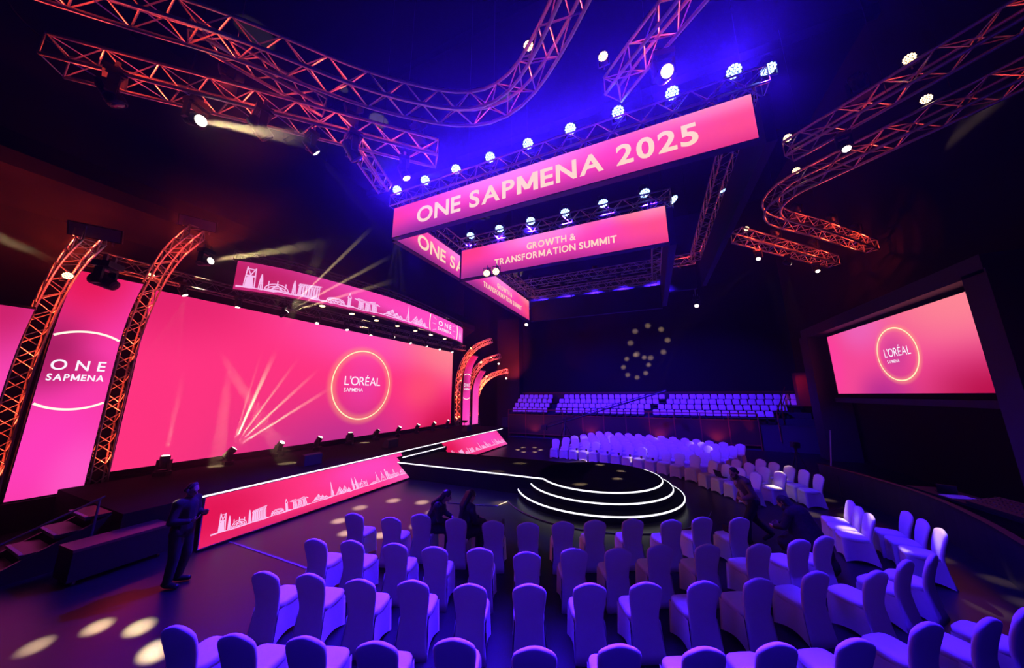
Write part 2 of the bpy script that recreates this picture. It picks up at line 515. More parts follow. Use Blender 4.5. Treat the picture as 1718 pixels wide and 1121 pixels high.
# ------------------------------------------------------------------ stage
st = thing('stage', 'low black stage with a walkway to a round tiered end, edged in white light', 'stage', (0, 0, 0))
dk = MB(); dk.box((-12.8, 13.05, 0.45), (4.36, 19.7, 0.9)); dk.build('deck', M['stage'], st)
MB().box((-10.4, 12.55, 0.375), (0.5, 3.3, 0.75)).build('step', M['stage'], st)
CC = (-2.02, 12.02)
RY0, RY1 = 10.72, 13.5
MB().box(((-10.6 + CC[0]) / 2 - 0.2, (RY0 + RY1) / 2, 0.3), (CC[0] + 10.2, RY1 - RY0, 0.6)).build('runway', M['stage'], st)
def disc(r, z0, z1, name, c):
    n = 72
    mb = MB().prism([(c[0] + r * math.cos(2 * math.pi * k / n), c[1] + r * math.sin(2 * math.pi * k / n)) for k in range(n)], z0, z1)
    return mb.build(name, M['stage'], st)
TIER = ((2.08, 0.6, CC), (2.42, 0.4, (CC[0] - 0.04, CC[1])), (2.78, 0.2, (CC[0] - 0.1, CC[1] - 0.04)))
for r, z, c in TIER: disc(r, 0.0, z, 'round_tier', c)
def strip(pts, name='light_strip', wd=0.036):
    vs = []; fs = []
    for p in pts: vs += [(p[0], p[1], p[2]), (p[0], p[1], p[2] - wd), (p[3], p[4], p[2] - wd), (p[3], p[4], p[2])]
    for k in range(len(pts) - 1):
        a = 4 * k
        for q in range(4): fs.append((a + q, a + (q + 1) % 4, a + 4 + (q + 1) % 4, a + 4 + q))
    fs += [(3, 2, 1, 0), (4 * len(pts) - 4, 4 * len(pts) - 3, 4 * len(pts) - 2, 4 * len(pts) - 1)]
    return MB().add(vs, fs).build(name, M['strip'], st)
def arc_strip(r, z, c, a0, a1):
    n = 60; P = []
    for k in range(n + 1):
        a = R(a0 + (a1 - a0) * k / n); ca, sa = math.cos(a), math.sin(a)
        P.append((c[0] + (r + 0.012) * ca, c[1] + (r + 0.012) * sa, z + 0.004, c[0] + (r - 0.02) * ca, c[1] + (r - 0.02) * sa))
    strip(P)
arc_strip(2.08, 0.6, CC, 219, 405)
arc_strip(2.42, 0.4, TIER[1][2], 213, 392)
arc_strip(2.78, 0.2, TIER[2][2], 210, 385)
strip([(-10.15, RY0 - 0.012, 0.604, -10.15, RY0 + 0.02), (-3.65, RY0 - 0.012, 0.604, -3.65, RY0 + 0.02)])
strip([(-10.588, 4.35, 0.905, -10.62, 4.35), (-10.588, 21.85, 0.905, -10.62, 21.85)])
strip([(-10.138, 11.0, 0.755, -10.17, 11.0), (-10.138, 14.05, 0.755, -10.17, 14.05)])
MB().box((-15.9, 13.05, 0.36), (1.6, 26.8, 0.72)).build('rear_plinth', M['black'], st)

# ------------------------------------------------------------------ skylines, letters and rings on the screens
def sky_glyphs():
    """line drawings of landmark buildings, each (width, polylines) in units of the tallest one"""
    G = []
    def arc(cx, cy, rx, ry, a0, a1, n=10): return [(cx + rx * math.cos(R(a0 + (a1 - a0) * k / n)), cy + ry * math.sin(R(a0 + (a1 - a0) * k / n))) for k in range(n + 1)]
    t = [[(0, 0), (.06, 1)], [(.36, 0), (.34, .97)], [(.06, 1), (.08, .93), (.33, .90)], [(.08, .93), (.19, .62), (.32, .92)], [(.19, .62), (.14, .58)], [(0, 0), (.36, 0)]]
    t += [[(.05 + .05 * k, 0), (.08 + .035 * k, .55 - abs(k - 3) * .02)] for k in range(6)] + [[(.05, .60), (.33, .58)], [(.05, .56), (.33, .54)]]
    G.append((.42, [[(.02 + p[0] * .8, p[1] * 1.06) for p in l] for l in t] + [[(.06 + .03 * k, .02), (.09 + .022 * k, .5)] for k in range(7)]))
    mina = [[(0, 0), (.02, .5), (.05, .78), (.08, .5), (.10, 0)], [(.0, .28), (.10, .28)], [(.01, .42), (.09, .42)], [(.05, 0), (.05, .7)]]
    G.append((.16, mina))
    dome = [arc(.34, .06, .33, .32, 0, 180, 14), arc(.34, .06, .25, .2, 0, 180), arc(.34, .06, .13, .12, 0, 180), [(0, .06), (.68, .06)], [(.34, .38), (.34, .55)], [(.1, .2), (.1, .48)], [(.58, .2), (.58, .46)], [(.2, .1), (.34, .34), (.5, .1)], [(0, 0), (.7, 0)]]
    G.append((.78, dome)); G.append((.18, mina))
    tem = [[(0, .08), (.03, .62)], [(0, .6), (.72, .72)], [(0, .55), (.70, .60)], [(.02, .66), (.75, .78)], [(0, .08), (.68, .08)], [(-.04, .03), (.72, .03)], [(-.06, 0), (.75, 0)]]
    tem += [[(.04 + .09 * k, .08), (.05 + .09 * k, .55)] for k in range(8)] + [[(.075 + .09 * k, .08), (.08 + .09 * k, .55)] for k in range(7)] + [[(.02 + .07 * k, .58), (.05 + .07 * k, .68)] for k in range(10)]
    G.append((.95, tem))
    hall = [arc(.35, .16, .32, .16, 0, 180), arc(.35, .12, .28, .14, 0, 180), [(0, 0), (.03, .16), (.67, .16), (.7, 0)], [(0, 0), (1.1, 0)], [(.7, .02), (1.05, .05), (1.05, 0)]] + [arc(.12 + .12 * k, .05, .045, .08, 0, 180, 6) for k in range(5)] + [[(.82, 0), (.82, .52), (.80, .54), (.84, .68), (.87, .82), (.90, .68), (.94, .54), (.92, .52), (.92, 0)], [(.82, .52), (.92, .52)], [(.85, 0), (.85, .5)], [(.89, 0), (.89, .5)]]
    G.append((1.2, hall))
    boat = [[(-.12, .58), (0, .56), (.9, .56), (1.02, .48)], [(-.12, .58), (.1, .48), (.9, .49), (1.02, .48)], [(.0, .62), (.25, .62)], [(.55, .6), (.8, .64)]]
    for k in range(3):
        x = .08 + .3 * k
        boat += [[(x, .48), (x - .02, 0)], [(x + .16, .48), (x + .22, 0)], [(x + .08, .48), (x + .09, 0)]] + [[(x, .06 + .06 * q), (x + .17, .06 + .06 * q)] for q in range(7)]
    G.append((1.25, boat))
    op = [[(0, .05), (.2, .12), (.4, .1), (.9, .06), (1.3, .03)]]
    for (cx, w_, h_) in ((.28, .18, .32), (.48, .24, .5), (.74, .2, .34), (.98, .15, .22)):
        op += [[(cx - w_, .1), (cx - w_ * .6, h_ * .7), (cx, h_), (cx + w_ * .4, h_ * .5), (cx + w_ * .7, .1)], [(cx - w_ * .7, .1), (cx, h_)], [(cx - w_ * .3, .1), (cx, h_)], [(cx + w_ * .2, .1), (cx, h_)]]
    G.append((1.35, op))
    bu = [[(.2, 0), (.19, .3), (.16, .5), (.14, .75), (.13, 1.18)], [(-.02, 0), (.03, .3), (.08, .55), (.11, .78), (.13, 1.18)], [(.09, 0), (.11, .5), (.13, .9)], [(.04, .28), (.19, .26)], [(.08, .5), (.16, .48)], [(.02, .14), (.19, .12)], [(.14, 0), (.14, .5)]]
    G.append((.34, bu))
    pk = []
    for (x, w_, h_) in ((0, .62, .58), (.42, .58, .56), (.86, .36, .32)):
        a = (x + w_ * .62, h_)
        pk += [[(x, 0), a, (x + w_, 0)]] + [[(x + w_ * q * .1, h_ * q * .16), (x + w_ * (.62 + .03 * q) - .02, 0.0 + .02 * q)] for q in range(1, 6)] + [[(a[0] - .05 * q, h_ - .1 * q), (a[0] + .04 * q, h_ - .13 * q)] for q in range(1, 4)]
    G.append((1.4, pk))
    return G
def sky_glyphs_more():
    G = []
    def arc(cx, cy, rx, ry, a0, a1, n=10): return [(cx + rx * math.cos(R(a0 + (a1 - a0) * k / n)), cy + ry * math.sin(R(a0 + (a1 - a0) * k / n))) for k in range(n + 1)]
    tw = []
    for x in (0, .3): tw += [[(x, 0), (x + .01, .5), (x + .05, .8), (x + .07, 1.05), (x + .09, .8), (x + .13, .5), (x + .14, 0)], [(x + .05, 0), (x + .06, .8)], [(x + .1, 0), (x + .08, .8)], [(x, .3), (x + .14, .3)], [(x + .01, .5), (x + .13, .5)]]
    tw += [[(.14, .42), (.3, .42)], [(.14, .38), (.3, .38)]]
    G.append((.6, tw))
    mo = [arc(.3, .2, .16, .3, 0, 180), [(.3, .5), (.3, .68)], [(.0, 0), (.0, .3), (.6, .3), (.6, 0)], arc(.3, 0, .08, .2, 0, 180, 6), arc(.08, .3, .06, .12, 0, 180, 6), arc(.52, .3, .06, .12, 0, 180, 6), [(-.1, 0), (-.1, .5)], [(.7, 0), (.7, .5)], [(.1, .0), (.1, .3)], [(.5, .0), (.5, .3)]]
    G.append((.95, mo))
    G.append((.6, [[(0, .03), (.2, .1), (.3, .06), (.5, .12), (.6, .02)], [(.1, .0), (.35, .16), (.55, .0)]]))
    pg = [[(.2, .95), (.2, .6)]]
    for k in range(5): pg += [[(.02 + .03 * k, .1 * k + .1), (.38 - .03 * k, .1 * k + .1)], [(.06 + .03 * k, .1 * k), (.06 + .03 * k, .1 * k + .1)], [(.34 - .03 * k, .1 * k), (.34 - .03 * k, .1 * k + .1)]]
    pg += [[(.14, .5), (.2, .75), (.26, .5)]]
    G.append((.55, pg))
    G.append((.55, [[(0, 0), (.05, .2), (.2, .55), (.22, .9), (.24, .55), (.4, .2), (.45, 0)], [(.1, .1), (.35, .1)], [(.12, .25), (.33, .25)], [(.16, .4), (.28, .4)]]))
    G.append((.5, [[(.05, 0), (.05, 1.0), (.12, 1.0), (.12, 0)], [(.2, 0), (.2, .7), (.3, .78), (.3, 0)], [(.08, 0), (.08, 1.0)], [(.25, 0), (.25, .72)], [(.38, 0), (.38, .4), (.46, .4), (.46, 0)]]))
    fo = [[(0, 0), (0, .25), (.9, .25), (.9, 0)], [(.35, .25), (.45, .8), (.55, .25)], [(.4, .5), (.5, .5)]] + [arc(.1 + .14 * k, 0, .05, .18, 0, 180, 6) for k in range(6)] + [[(.1 * k, .25), (.1 * k + .05, .32), (.1 * k + .1, .25)] for k in range(9)]
    G.append((1.1, fo))
    G.append((.8, [[(0, 0), (.05, .3), (.65, .3), (.7, 0)], [(.0, .3), (.35, .42), (.7, .3)], [(.1, .34), (.2, .5), (.5, .5), (.6, .34)]] + [[(.1 * k + .1, 0), (.1 * k + .1, .3)] for k in range(6)]))
    return G
def skyline(u0, u1, v0, h, full):
    G = sky_glyphs() + (sky_glyphs_more() if full else [])
    total = sum(g[0] for g in G); k = (u1 - u0) / total; x = u0; out = []
    for (w_, ls) in G:
        out += [[(x + p[0] * k, v0 + p[1] * h) for p in l] for l in ls]; x += w_ * k
    rr = random.Random(3)
    g1 = []; n = int((u1 - u0) / 0.18)
    for j in range(2):
        g1 = [(u0 - 0.02 * (u1 - u0) + (u1 - u0) * 1.03 * q / n, v0 + h * (rr.random() * .07 - .05)) for q in range(n + 1)]
        out.append(g1)
    return out

# colours seen on the panels
HOT = srgb(255, 52, 128); DEEP = srgb(214, 24, 80); PINK = srgb(255, 72, 172); SALM = srgb(255, 132, 146); PURP = srgb(192, 48, 142); MAG = srgb(236, 62, 170); LILA = srgb(255, 84, 190); CRIM = srgb(190, 18, 66)
BP = srgb(132, 44, 118)

# main LED wall
S = Flat((-15.47, 4.19, 1.10), (0, 1, 0), (0, 0, 1), 17.85, 5.90)
lw = thing('led_wall', 'huge pink LED wall behind the stage with a yellow ring and white writing', 'LED wall', (-15.47, 13.1, 0.0))
lw_off = Vector(lw.location)
def rel(S, root):
    """screens are laid out in hall coordinates; their parts are stored relative to the thing they belong to"""
    for ch in list(root.children):
        ch.location = -Vector(root.location)
led = led_mat('led_wall_picture', HOT, [(0.0, 1.0, .3, .5, srgb(224, 32, 104), .8), (.52, 1.0, .45, .55, LILA, .75), (1.0, 1.05, .55, .75, SALM, 1.0), (.45, -.15, .46, .85, PURP, 1.0), (.8, .45, .2, .4, srgb(255, 82, 112), .7), (1.0, .0, .42, .62, DEEP, 1.0), (.9, -.1, .2, .3, CRIM, .7), (.502, .49, .13, .38, MAG, .6)],
              1.0, ring=(.502, .492, .1105, .331, .02, .22, 0, srgb(255, 140, 120)))
shell('housing', S, M['black'], lw); sheet('display', S, led, lw)
ring_part(S, .502 * S.W, .492 * S.H, 1.975, 1.955, .065, M['ring'], lw)
lettering(S, "L'OR\u00c9AL", 7.72, 10.20, 2.86, 3.34, M['wtext'], lw, .10, spread=.10)
lettering(S, 'SAPMENA', 7.73, 8.97, 2.50, 2.70, M['wtext'], lw, .13)
rel(S, lw)

# raked skirt screens along the stage front
vd = Vector((-1.09, 0.45, 0.80))
for k, (y0, ln, lab) in enumerate(((4.10, 6.75, 'long raked pink LED skirt with a white skyline drawing along the stage front'), (13.85, 6.45, 'raked pink LED skirt with a skyline drawing beyond the walkway'))):
    S = Flat((-9.46, y0, 0.06), (0, 1, 0), vd, ln, vd.length)
    sk = thing('skirt_screen', lab, 'LED screen', (-9.9, y0 + ln / 2, 0), 0, 'LED skirts at the stage front')
    pic = led_mat('skirt_picture', (HOT, srgb(255, 60, 140))[k], [(0, .6, .42, 1.3, srgb(228, 22, 84), 1.0), (.75, .7, .5, .9, srgb(255, 70, 188), 1.0), (1.0, .1, .3, .7, srgb(255, 96, 196), .8), (.3, -.1, .5, .4, srgb(196, 24, 92), .7)], 1.0)
    shell('housing', S, M['black'], sk, d0=-0.10); sheet('display', S, pic, sk)
    ribbons(S, skyline(.32, ln * .98, .26, .50, True), .019, M['sky'], sk, 'skyline_drawing')
    rel(S, sk)

# hanging banner frames ------------------------------------------------
def banner_mat(n):
    return led_mat(n, srgb(255, 66, 168), [(.0, .95, .28, 1.3, srgb(255, 62, 112), 1.0), (.45, 1.0, .38, .8, srgb(255, 138, 220), .9), (1.0, .6, .32, 1.3, srgb(255, 78, 120), 1.0), (1.0, 1.1, .45, .6, srgb(255, 150, 165), .8), (.12, -.2, .5, 1.0, BP, 1.0), (.55, -.3, .6, 1.0, srgb(150, 40, 120), 1.0), (1.0, -.4, .45, .9, srgb(205, 30, 90), .9)], 1.0)
bmat = banner_mat('banner_picture')
def banner(name, lab, S, texts, disp=True, group=None):
    b = thing(name, lab, 'LED banner', tuple(S(S.W / 2, 0, 0)), 0, group)
    shell('housing', S, M['black'], b, d0=-0.16)
    if disp: sheet('display', S, bmat, b)
    for (tx, a, c, e, f) in texts: lettering(S, tx, a, c, e, f, M['cream'], b, .225, spread=.12)
    for q in (.06, .35, .65, .94): MB().box(tuple(S(S.W * q, S.H + .11, -.08)), (.05, .05, .24)).build('hanger', M['dalu'], b)
    rel(S, b)
    return b
OX0, OX1, OY0, OY1, OZ0, OZ1 = -6.17, 1.97, 5.75, 13.9, 7.63, 8.51
IX0, IX1, IY0, IY1, IZ0, IZ1 = -4.80, 0.59, 7.11, 12.78, 6.69, 7.57
banner('banner_screen', 'long hanging pink LED banner reading ONE SAPMENA 2025 facing the near seats', Flat((OX0, OY0, OZ0), (1, 0, 0), (0, 0, 1), OX1 - OX0, .88), [('ONE SAPMENA 2025', .84, 7.30, .215, .665)])
banner('banner_screen', 'receding outer LED banner showing ONE SA before the summit banner hides the rest', Flat((OX0, OY0 + .18, OZ0), (0, 1, 0), (0, 0, 1), OY1 - OY0 - .36, .88), [('ONE SAPMENA 2025', 0.81, 7.5, .215, .665)])
banner('banner_screen', 'smaller hanging LED banner with GROWTH and TRANSFORMATION SUMMIT facing the near seats', Flat((IX0, IY0, IZ0), (1, 0, 0), (0, 0, 1), IX1 - IX0, .88), [('TRANSFORMATION SUMMIT', 1.09, 4.32, .215, .40), ('GROWTH &', 2.05, 3.36, .495, .68)])
banner('banner_screen', 'receding pink LED banner with two slanting lines ending in SUMMIT on the inner frame', Flat((IX0, IY0 + .18, IZ0), (0, 1, 0), (0, 0, 1), IY1 - IY0 - .36, .88), [('TRANSFORMATION SUMMIT', 1.11, 4.40, .215, .40), ('GROWTH &', 2.12, 3.42, .495, .68)])
banner('unlit_banner', 'dark cabled back of the outer hanging frame panel on the auditorium side', Flat((OX1 + .14, OY1 - .18, OZ0), (0, -1, 0), (0, 0, 1), OY1 - OY0 - .36, .88), [], False)
banner('unlit_banner', 'dark back of the inner hanging frame panel on the auditorium side', Flat((IX1, IY1 - .18, IZ0), (0, -1, 0), (0, 0, 1), IY1 - IY0 - .36, .88), [], False)
banner('unlit_banner', 'dark back of the inner hanging frame panel facing the round stage', Flat((IX0, IY1, IZ0), (1, 0, 0), (0, 0, 1), IX1 - IX0, .88), [], False)
banner('unlit_banner', 'dark back of the outer hanging frame panel above the walkway', Flat((OX0, OY1, OZ0), (1, 0, 0), (0, 0, 1), OX1 - OX0, .88), [], False)

# curved screen over the stage ------------------------------------------
apath = smooth_path([(-13.98, 5.74, 7.3), (-13.23, 6.94, 7.3), (-12.68, 8.86, 7.3), (-12.22, 11.3, 7.3), (-12.16, 13.4, 7.3), (-12.38, 16.2, 7.3), (-12.62, 17.9, 7.3), (-12.84, 19.2, 7.3), (-13.25, 20.1, 7.3), (-13.9, 20.7, 7.3), (-14.6, 20.95, 7.3)], 5)
S = Curve(apath, (0, 0, 1), 1.13)
cs = thing('curved_screen', 'curved pink LED banner with a white skyline hanging over the stage', 'LED banner', (-12.5, 13.2, 7.3))
cpic = led_mat('curved_picture', srgb(255, 76, 190), [(.0, .5, .42, 1.6, srgb(196, 28, 96), 1.0), (.3, .0, .25, .8, srgb(190, 30, 100), .8), (.36, 1.0, .2, .8, srgb(255, 64, 170), .7), (.82, .5, .35, 1.5, srgb(255, 84, 204), .9)], 1.0)
shell('housing', S, M['black'], cs, 50, 1, d0=-0.12); sheet('display', S, cpic, cs, 50, 1)
ribbons(S, skyline(.25, 9.35, .14, .76, False), .036, M['sky'], cs, 'skyline_drawing', seg=.25)
g_ = sky_glyphs_more()[0][1]
ribbons(S, [[(13.55 + p[0] * 1.0, .14 + p[1] * .72) for p in l] for l in g_], .036, M['sky'], cs, 'skyline_drawing')
RC = 11.35
ring_part(S, RC, .56, 1.85, 1.85, .09, M['ringw'], cs, 0, 360, 160)
for a in (-32, -16, 0, 16, 32):
    for sg in (1, -1):
        an = R(a if sg == 1 else 180 - a)
        ribbons(S, [[(RC + 1.15 * math.cos(an), .56 + 1.15 * math.sin(an)), (RC + 1.55 * math.cos(an), .56 + 1.55 * math.sin(an))]], .03, M['sky'], cs, 'ray_mark') if abs(.56 + 1.55 * math.sin(an) - .56) < .53 else None
lettering(S, 'ONE', RC - .85, RC + .9, .56, .88, M['wtext'], cs, .18, spread=.5)
lettering(S, 'SAPMENA', RC - .92, RC + .92, .24, .45, M['wtext'], cs, .2)
rel(S, cs)

# curved panels between the arches --------------------------------------
def up_panel(name, lab, prof, y0, y1, pic, cont):
    S = Curve(smooth_path([(x, y0, z) for x, z in prof], 5), (0, 1, 0), y1 - y0, -1, 'v')
    p = thing(name, lab, 'LED panel', (prof[0][0], (y0 + y1) / 2, prof[0][1]), 0, 'curved LED panels between the arches')
    nv = len(S.P) - 1
    shell('housing', S, M['black'], p, 1, nv, d0=-0.12); sheet('display', S, pic, p, 1, nv)
    if cont:
        W, zc = S.W, cont
        ring_part(S, W / 2, zc, 1.09, 1.12, .06, M['ringw'], p, 0, 360, 120)
        lettering(S, 'ONE', W * .09, W * .88, zc - .02, zc + .27, M['wtext'], p, .18, spread=.6)
        lettering(S, 'SAPMENA', W * .08, W * .90, zc - .32, zc - .13, M['wtext'], p, .23)
    rel(S, p)
pL = led_mat('panel_picture', srgb(250, 60, 168), [(.2, 1.0, 1.6, .5, srgb(232, 26, 88), 1.0), (.0, .6, 1.0, .32, srgb(150, 24, 82), .85), (.5, .55, .8, .12, srgb(196, 30, 108), .5), (.3, .2, 1.4, .35, srgb(255, 62, 186), 1.0), (.9, .05, .8, .3, srgb(255, 88, 200), .8)])
pR = led_mat('panel_picture_plain', srgb(250, 70, 180), [(.5, 1.0, 1.6, .5, srgb(206, 34, 108), 1.0), (.5, .1, 1.5, .4, srgb(255, 90, 205), .9)])
tallp = [(-15.2, .76), (-15.2, 2.5), (-15.2, 4.4), (-15.12, 5.4), (-14.85, 6.2), (-14.4, 6.85)]
lowp = [(-15.2, .76), (-15.2, 2.2), (-15.2, 3.4), (-15.12, 4.2), (-14.9, 4.9), (-14.45, 5.6)]
up_panel('led_column', 'tall pink LED panel with large white ONE inside an open ring, beside the steps', tallp, 2.46, 3.68, pL, 3.38)
up_panel('led_column', 'plain pink LED panel cut by the picture edge beside the outermost near arch', lowp, .95, 1.98, pR, None)
up_panel('led_column', 'narrow far LED panel with small white ONE inside a ring beyond the LED wall', tallp, 23.40, 24.53, pL, 3.38)
up_panel('led_column', 'plain pink far LED panel between the two lower far arches', lowp, 25.02, 26.06, pR, None)

# right wall screen -------------------------------------------------------
S = Flat((8.6, 21.36, 3.42), (0, -1, 0), (0, 0, 1), 8.37, 2.92)
ws = thing('wall_screen', 'pink screen with yellow ring in the dark recess of the auditorium side wall', 'LED screen', (8.6, 17.2, 3.42))
wpic = led_mat('wall_screen_picture', srgb(246, 72, 150), [(.0, .5, .22, .9, srgb(255, 64, 158), 1.0), (.35, 1.05, .35, .7, srgb(238, 100, 186), .9), (1.0, 1.05, .75, .95, srgb(255, 134, 150), 1.0), (.42, -.1, .35, .7, srgb(186, 46, 144), 1.0), (1.0, -.05, .6, .8, srgb(186, 16, 74), 1.0), (.55, .5, .15, .45, srgb(205, 60, 150), .8)], 1.0, ring=(.56, .505, .128, .345, .02, .22, 0, srgb(255, 150, 130)))
shell('housing', S, M['black'], ws); sheet('display', S, wpic, ws)
ring_part(S, .56 * S.W, .505 * S.H, 1.07, 1.0, .05, M['ring'], ws)
lettering(S, "L'OR\u00c9AL", 4.03, 5.42, 1.40, 1.72, M['wtext'], ws, .10, spread=.10)
lettering(S, 'SAPMENA', 4.10, 4.76, 1.16, 1.28, M['wtext'], ws, .13)
rel(S, ws)
pf = MB()
pf.box((8.75, 17.4, 6.75), (1.3, 11.0, 0.5)); pf.box((8.75, 12.2, 3.3), (1.3, 0.7, 6.6)); pf.box((8.75, 22.7, 3.3), (1.3, 1.0, 6.6))
pf.box((8.9, 17.3, 3.1), (0.5, 9.2, .22))
tag(pf.build('screen_portal', mat('dark_blue_frame', (0.03, 0.026, 0.05), 0.6)), kind='structure')

# ------------------------------------------------------------------ lamps
def yoke_mb(w_, h_, t_=0.03, d_=0.10):
    mb = MB(); mb.box((0, 0, 0.02), (w_ + 2 * t_, d_, 0.04))
    for s_ in (-1, 1): mb.box((s_ * (w_ / 2 + t_ / 2), 0, h_ / 2), (t_, d_, h_))
    return mb
def make_head(lens, hung=False):
    """moving head: base, yoke arms, head (> lens). The head's own +Z is the way it shines"""
    t = thing('moving_head', 'x x x x', 'stage light')
    b = MB(); b.box((0, 0, 0.06), (0.34, 0.26, 0.12)); b.box((0, 0, 0.125), (0.22, 0.2, 0.02)); b.build('base', M['black'], t)
    if hung:
        for q in (-.09, .09): MB().box((q, 0, -.07), (.04, .06, .16)).build('clamp', M['dalu'], t)
    y = yoke_mb(0.25, 0.34, 0.05, 0.12); o = y.build('yoke', M['black'], t); o.location = (0, 0, 0.13)
    h = MB().lathe([(0.05, -0.2), (0.10, -0.19), (0.115, -0.12), (0.115, 0.02), (0.125, 0.05), (0.125, 0.17), (0.11, 0.19), (0.10, 0.19)], 20)
    h.box((0, 0, -0.06), (0.235, 0.08, 0.10))
    ho = h.build('head', M['black'], t); ho.location = (0, 0, 0.40)
    MB().lathe([(0.001, 0.180), (0.098, 0.180), (0.096, 0.198), (0.06, 0.207), (0.001, 0.210)], 20).build('lens', M[lens], ho, True)
    return t
def make_par(lens):
    """LED par can in a yoke; its head's +Z is the way it shines"""
    t = thing('par_lamp', 'x x x x', 'stage light')
    y = MB(); y.box((0, 0, -0.015), (0.28, 0.04, 0.012))
    for s_ in (-1, 1): y.box((s_ * 0.135, 0, 0.10), (0.010, 0.04, 0.24))
    y.tube([(0, 0, -0.02), (0, 0, -0.12)], 0.015, 8); y.build('yoke', M['dalu'], t)
    h = MB().lathe([(0.04, -0.16), (0.09, -0.15), (0.115, -0.08), (0.12, 0.06), (0.128, 0.07), (0.128, 0.10), (0.118, 0.10)], 20)
    ho = h.build('head', M['black'], t); ho.location = (0, 0, 0.2)
    ln = MB()
    for (r_, n_) in ((0.0, 1), (0.052, 6), (0.098, 12)):
        for k in range(n_):
            a = 2 * math.pi * k / n_
            ln.lathe([(0.001, 0.092), (0.0245, 0.092), (0.023, 0.106), (0.001, 0.110)], 8, Matrix.Translation((r_ * math.cos(a), r_ * math.sin(a), 0)))
    ln.build('lens', M[lens], ho)
    return t
PROTO = {}
def lamp(kind, lens, p, target, label, hung=False, group=None, watts=0, color=WARM, angle=6, blend=.3, gobo=None, size=1.0):
    """copies a lamp to p (the head's pivot) and turns the head to its target; the lamp's own light goes with it"""
    key = (kind, lens, hung)
    if key not in PROTO:
        PROTO[key] = make_head(lens, hung) if kind == 'head' else make_par(lens); t = PROTO[key]; PROTO[key + ('n',)] = 0
    elif PROTO[key + ('n',)] == 0: t = PROTO[key]
    else: t = copy_tree(PROTO[key])
    PROTO[key + ('n',)] += 1
    t['label'] = label
    if group: t['group'] = group
    elif 'group' in t: del t['group']
    piv = 0.40 if kind == 'head' else 0.2
    d = (Vector(target) - Vector(p)).normalized()
    yaw = math.atan2(d.y, d.x) - math.pi / 2
    t.scale = (size,) * 3
    if hung: t.rotation_euler = (math.pi, 0, yaw); t.location = (p[0], p[1], p[2] + piv * size)
    else: t.rotation_euler = (0, 0, yaw); t.location = (p[0], p[1], p[2] - piv * size)
    rm = t.rotation_euler.to_matrix()
    dl = rm.inverted() @ d
    for ch in t.children:
        if ch.name.split('.')[0] == 'head': ch.rotation_euler = dl.to_track_quat('Z', 'Y').to_euler()
    if watts:
        q = Vector(p) + d * 0.23 * size
        spot('lamp_light', tuple(q), target, color, watts, angle, blend, 0.05, gobo)
    return t

# ------------------------------------------------------------------ trusses
ZT = 9.5
truss('lighting_truss', 'long silver truss curving round into a bend in front of the hanging banner', [(-8.6, -.6, ZT), (-7.23, .85, ZT), (-6.12, 1.95, ZT), (-4.97, 3.35, ZT), (-4.05, 4.2, ZT), (-3.3, 4.7, ZT), (-2.6, 4.88, ZT), (-1.9, 4.72, ZT), (-1.2, 4.25, ZT), (-.6, 3.7, ZT), (.1, 3.0, ZT)], .42)
truss('lighting_truss', 'red-lit straight truss with moving heads below it, nearest the stage wall', [(-9.3, .72, ZT - .1), (-4.5, 5.42, ZT - .1)], .44, smooth=False)
truss('lighting_truss', 'slim pink truss crossing between the two long trusses above the stage', [(-7.2, 1.66, ZT + .5), (-6.4, 3.7, ZT + .45)], .28, smooth=False)
truss('lighting_truss', 'short truss ending above the banner with amber lamps on its end', [(2.0, 3.6, ZT), (.97, 4.5, ZT), (.3, 5.08, ZT), (-.25, 5.6, ZT)], .40, smooth=False)
truss('lighting_truss', 'straight truss over the auditorium side, upper one of the pair', [(7.3, 6.0, ZT + .1), (6.15, 7.12, ZT + .1), (3.72, 9.3, ZT + .1)], .40, smooth=False)
truss('lighting_truss', 'truss over the auditorium side that doubles back in a tight bend', [(8.6, 7.0, ZT), (7.1, 8.5, ZT), (5.8, 9.6, ZT), (4.75, 10.45, ZT), (4.2, 11.0, ZT), (4.05, 11.7, ZT), (4.25, 12.4, ZT), (4.8, 13.1, ZT), (6.3, 14.5, ZT), (8.9, 17.2, ZT)], .42)
truss('lighting_truss', 'short red truss with lamps hanging from both ends near the wall screen', [(3.5, 13.7, ZT), (8.2, 18.5, ZT)], .44, smooth=False)
truss('lighting_truss', 'short steep truss dropping to the corner of the outer banner frame', [(-6.15, 4.35, 9.45), (-6.3, 5.5, 9.0)], .30, smooth=False)
# trusses that carry the banners and the screens
for (a, b, c, d, z, w_, ins, nm) in ((OX0 - .25, OX1 + .3, OY0 + .22, OY1 - .1, 8.86, .34, 0, 'outer'), (IX0 - .1, IX1 + .15, IY0 + .22, IY1 - .1, 7.86, .30, 0, 'inner')):
    for k, (p, q, sd) in enumerate((((a, c, z), (b, c, z), 'over the front banner'), ((a + .25, d, z), (b - .25, d, z), 'at the far end'), ((a + .25, c + .19, z), (a + .25, d - .19, z), 'on the stage side'), ((b - .25, c + .19, z), (b - .25, d - .19, z), 'on the auditorium side'))):
        truss('banner_truss', f'purple-lit truss of the {nm} hanging frame {sd}', [p, q], w_, 'alu', smooth=False, chord_r=.02, lace_r=.009)
truss('screen_truss', 'dark truss running along the top of the huge LED wall', [(-15.0, 2.6, 7.45), (-15.0, 23.0, 7.45)], .40, 'dalu', smooth=False)
truss('screen_truss', 'dark curved truss along the top of the curved screen', [(p.x - .25, p.y, 8.65) for p in apath[::5]], .36, 'dalu')
truss('screen_truss', 'dark truss inside the curve carrying a row of amber lamps', [(-13.6, 7.8, 7.86), (-13.6, 18.8, 7.86)], .32, 'dalu', smooth=False)

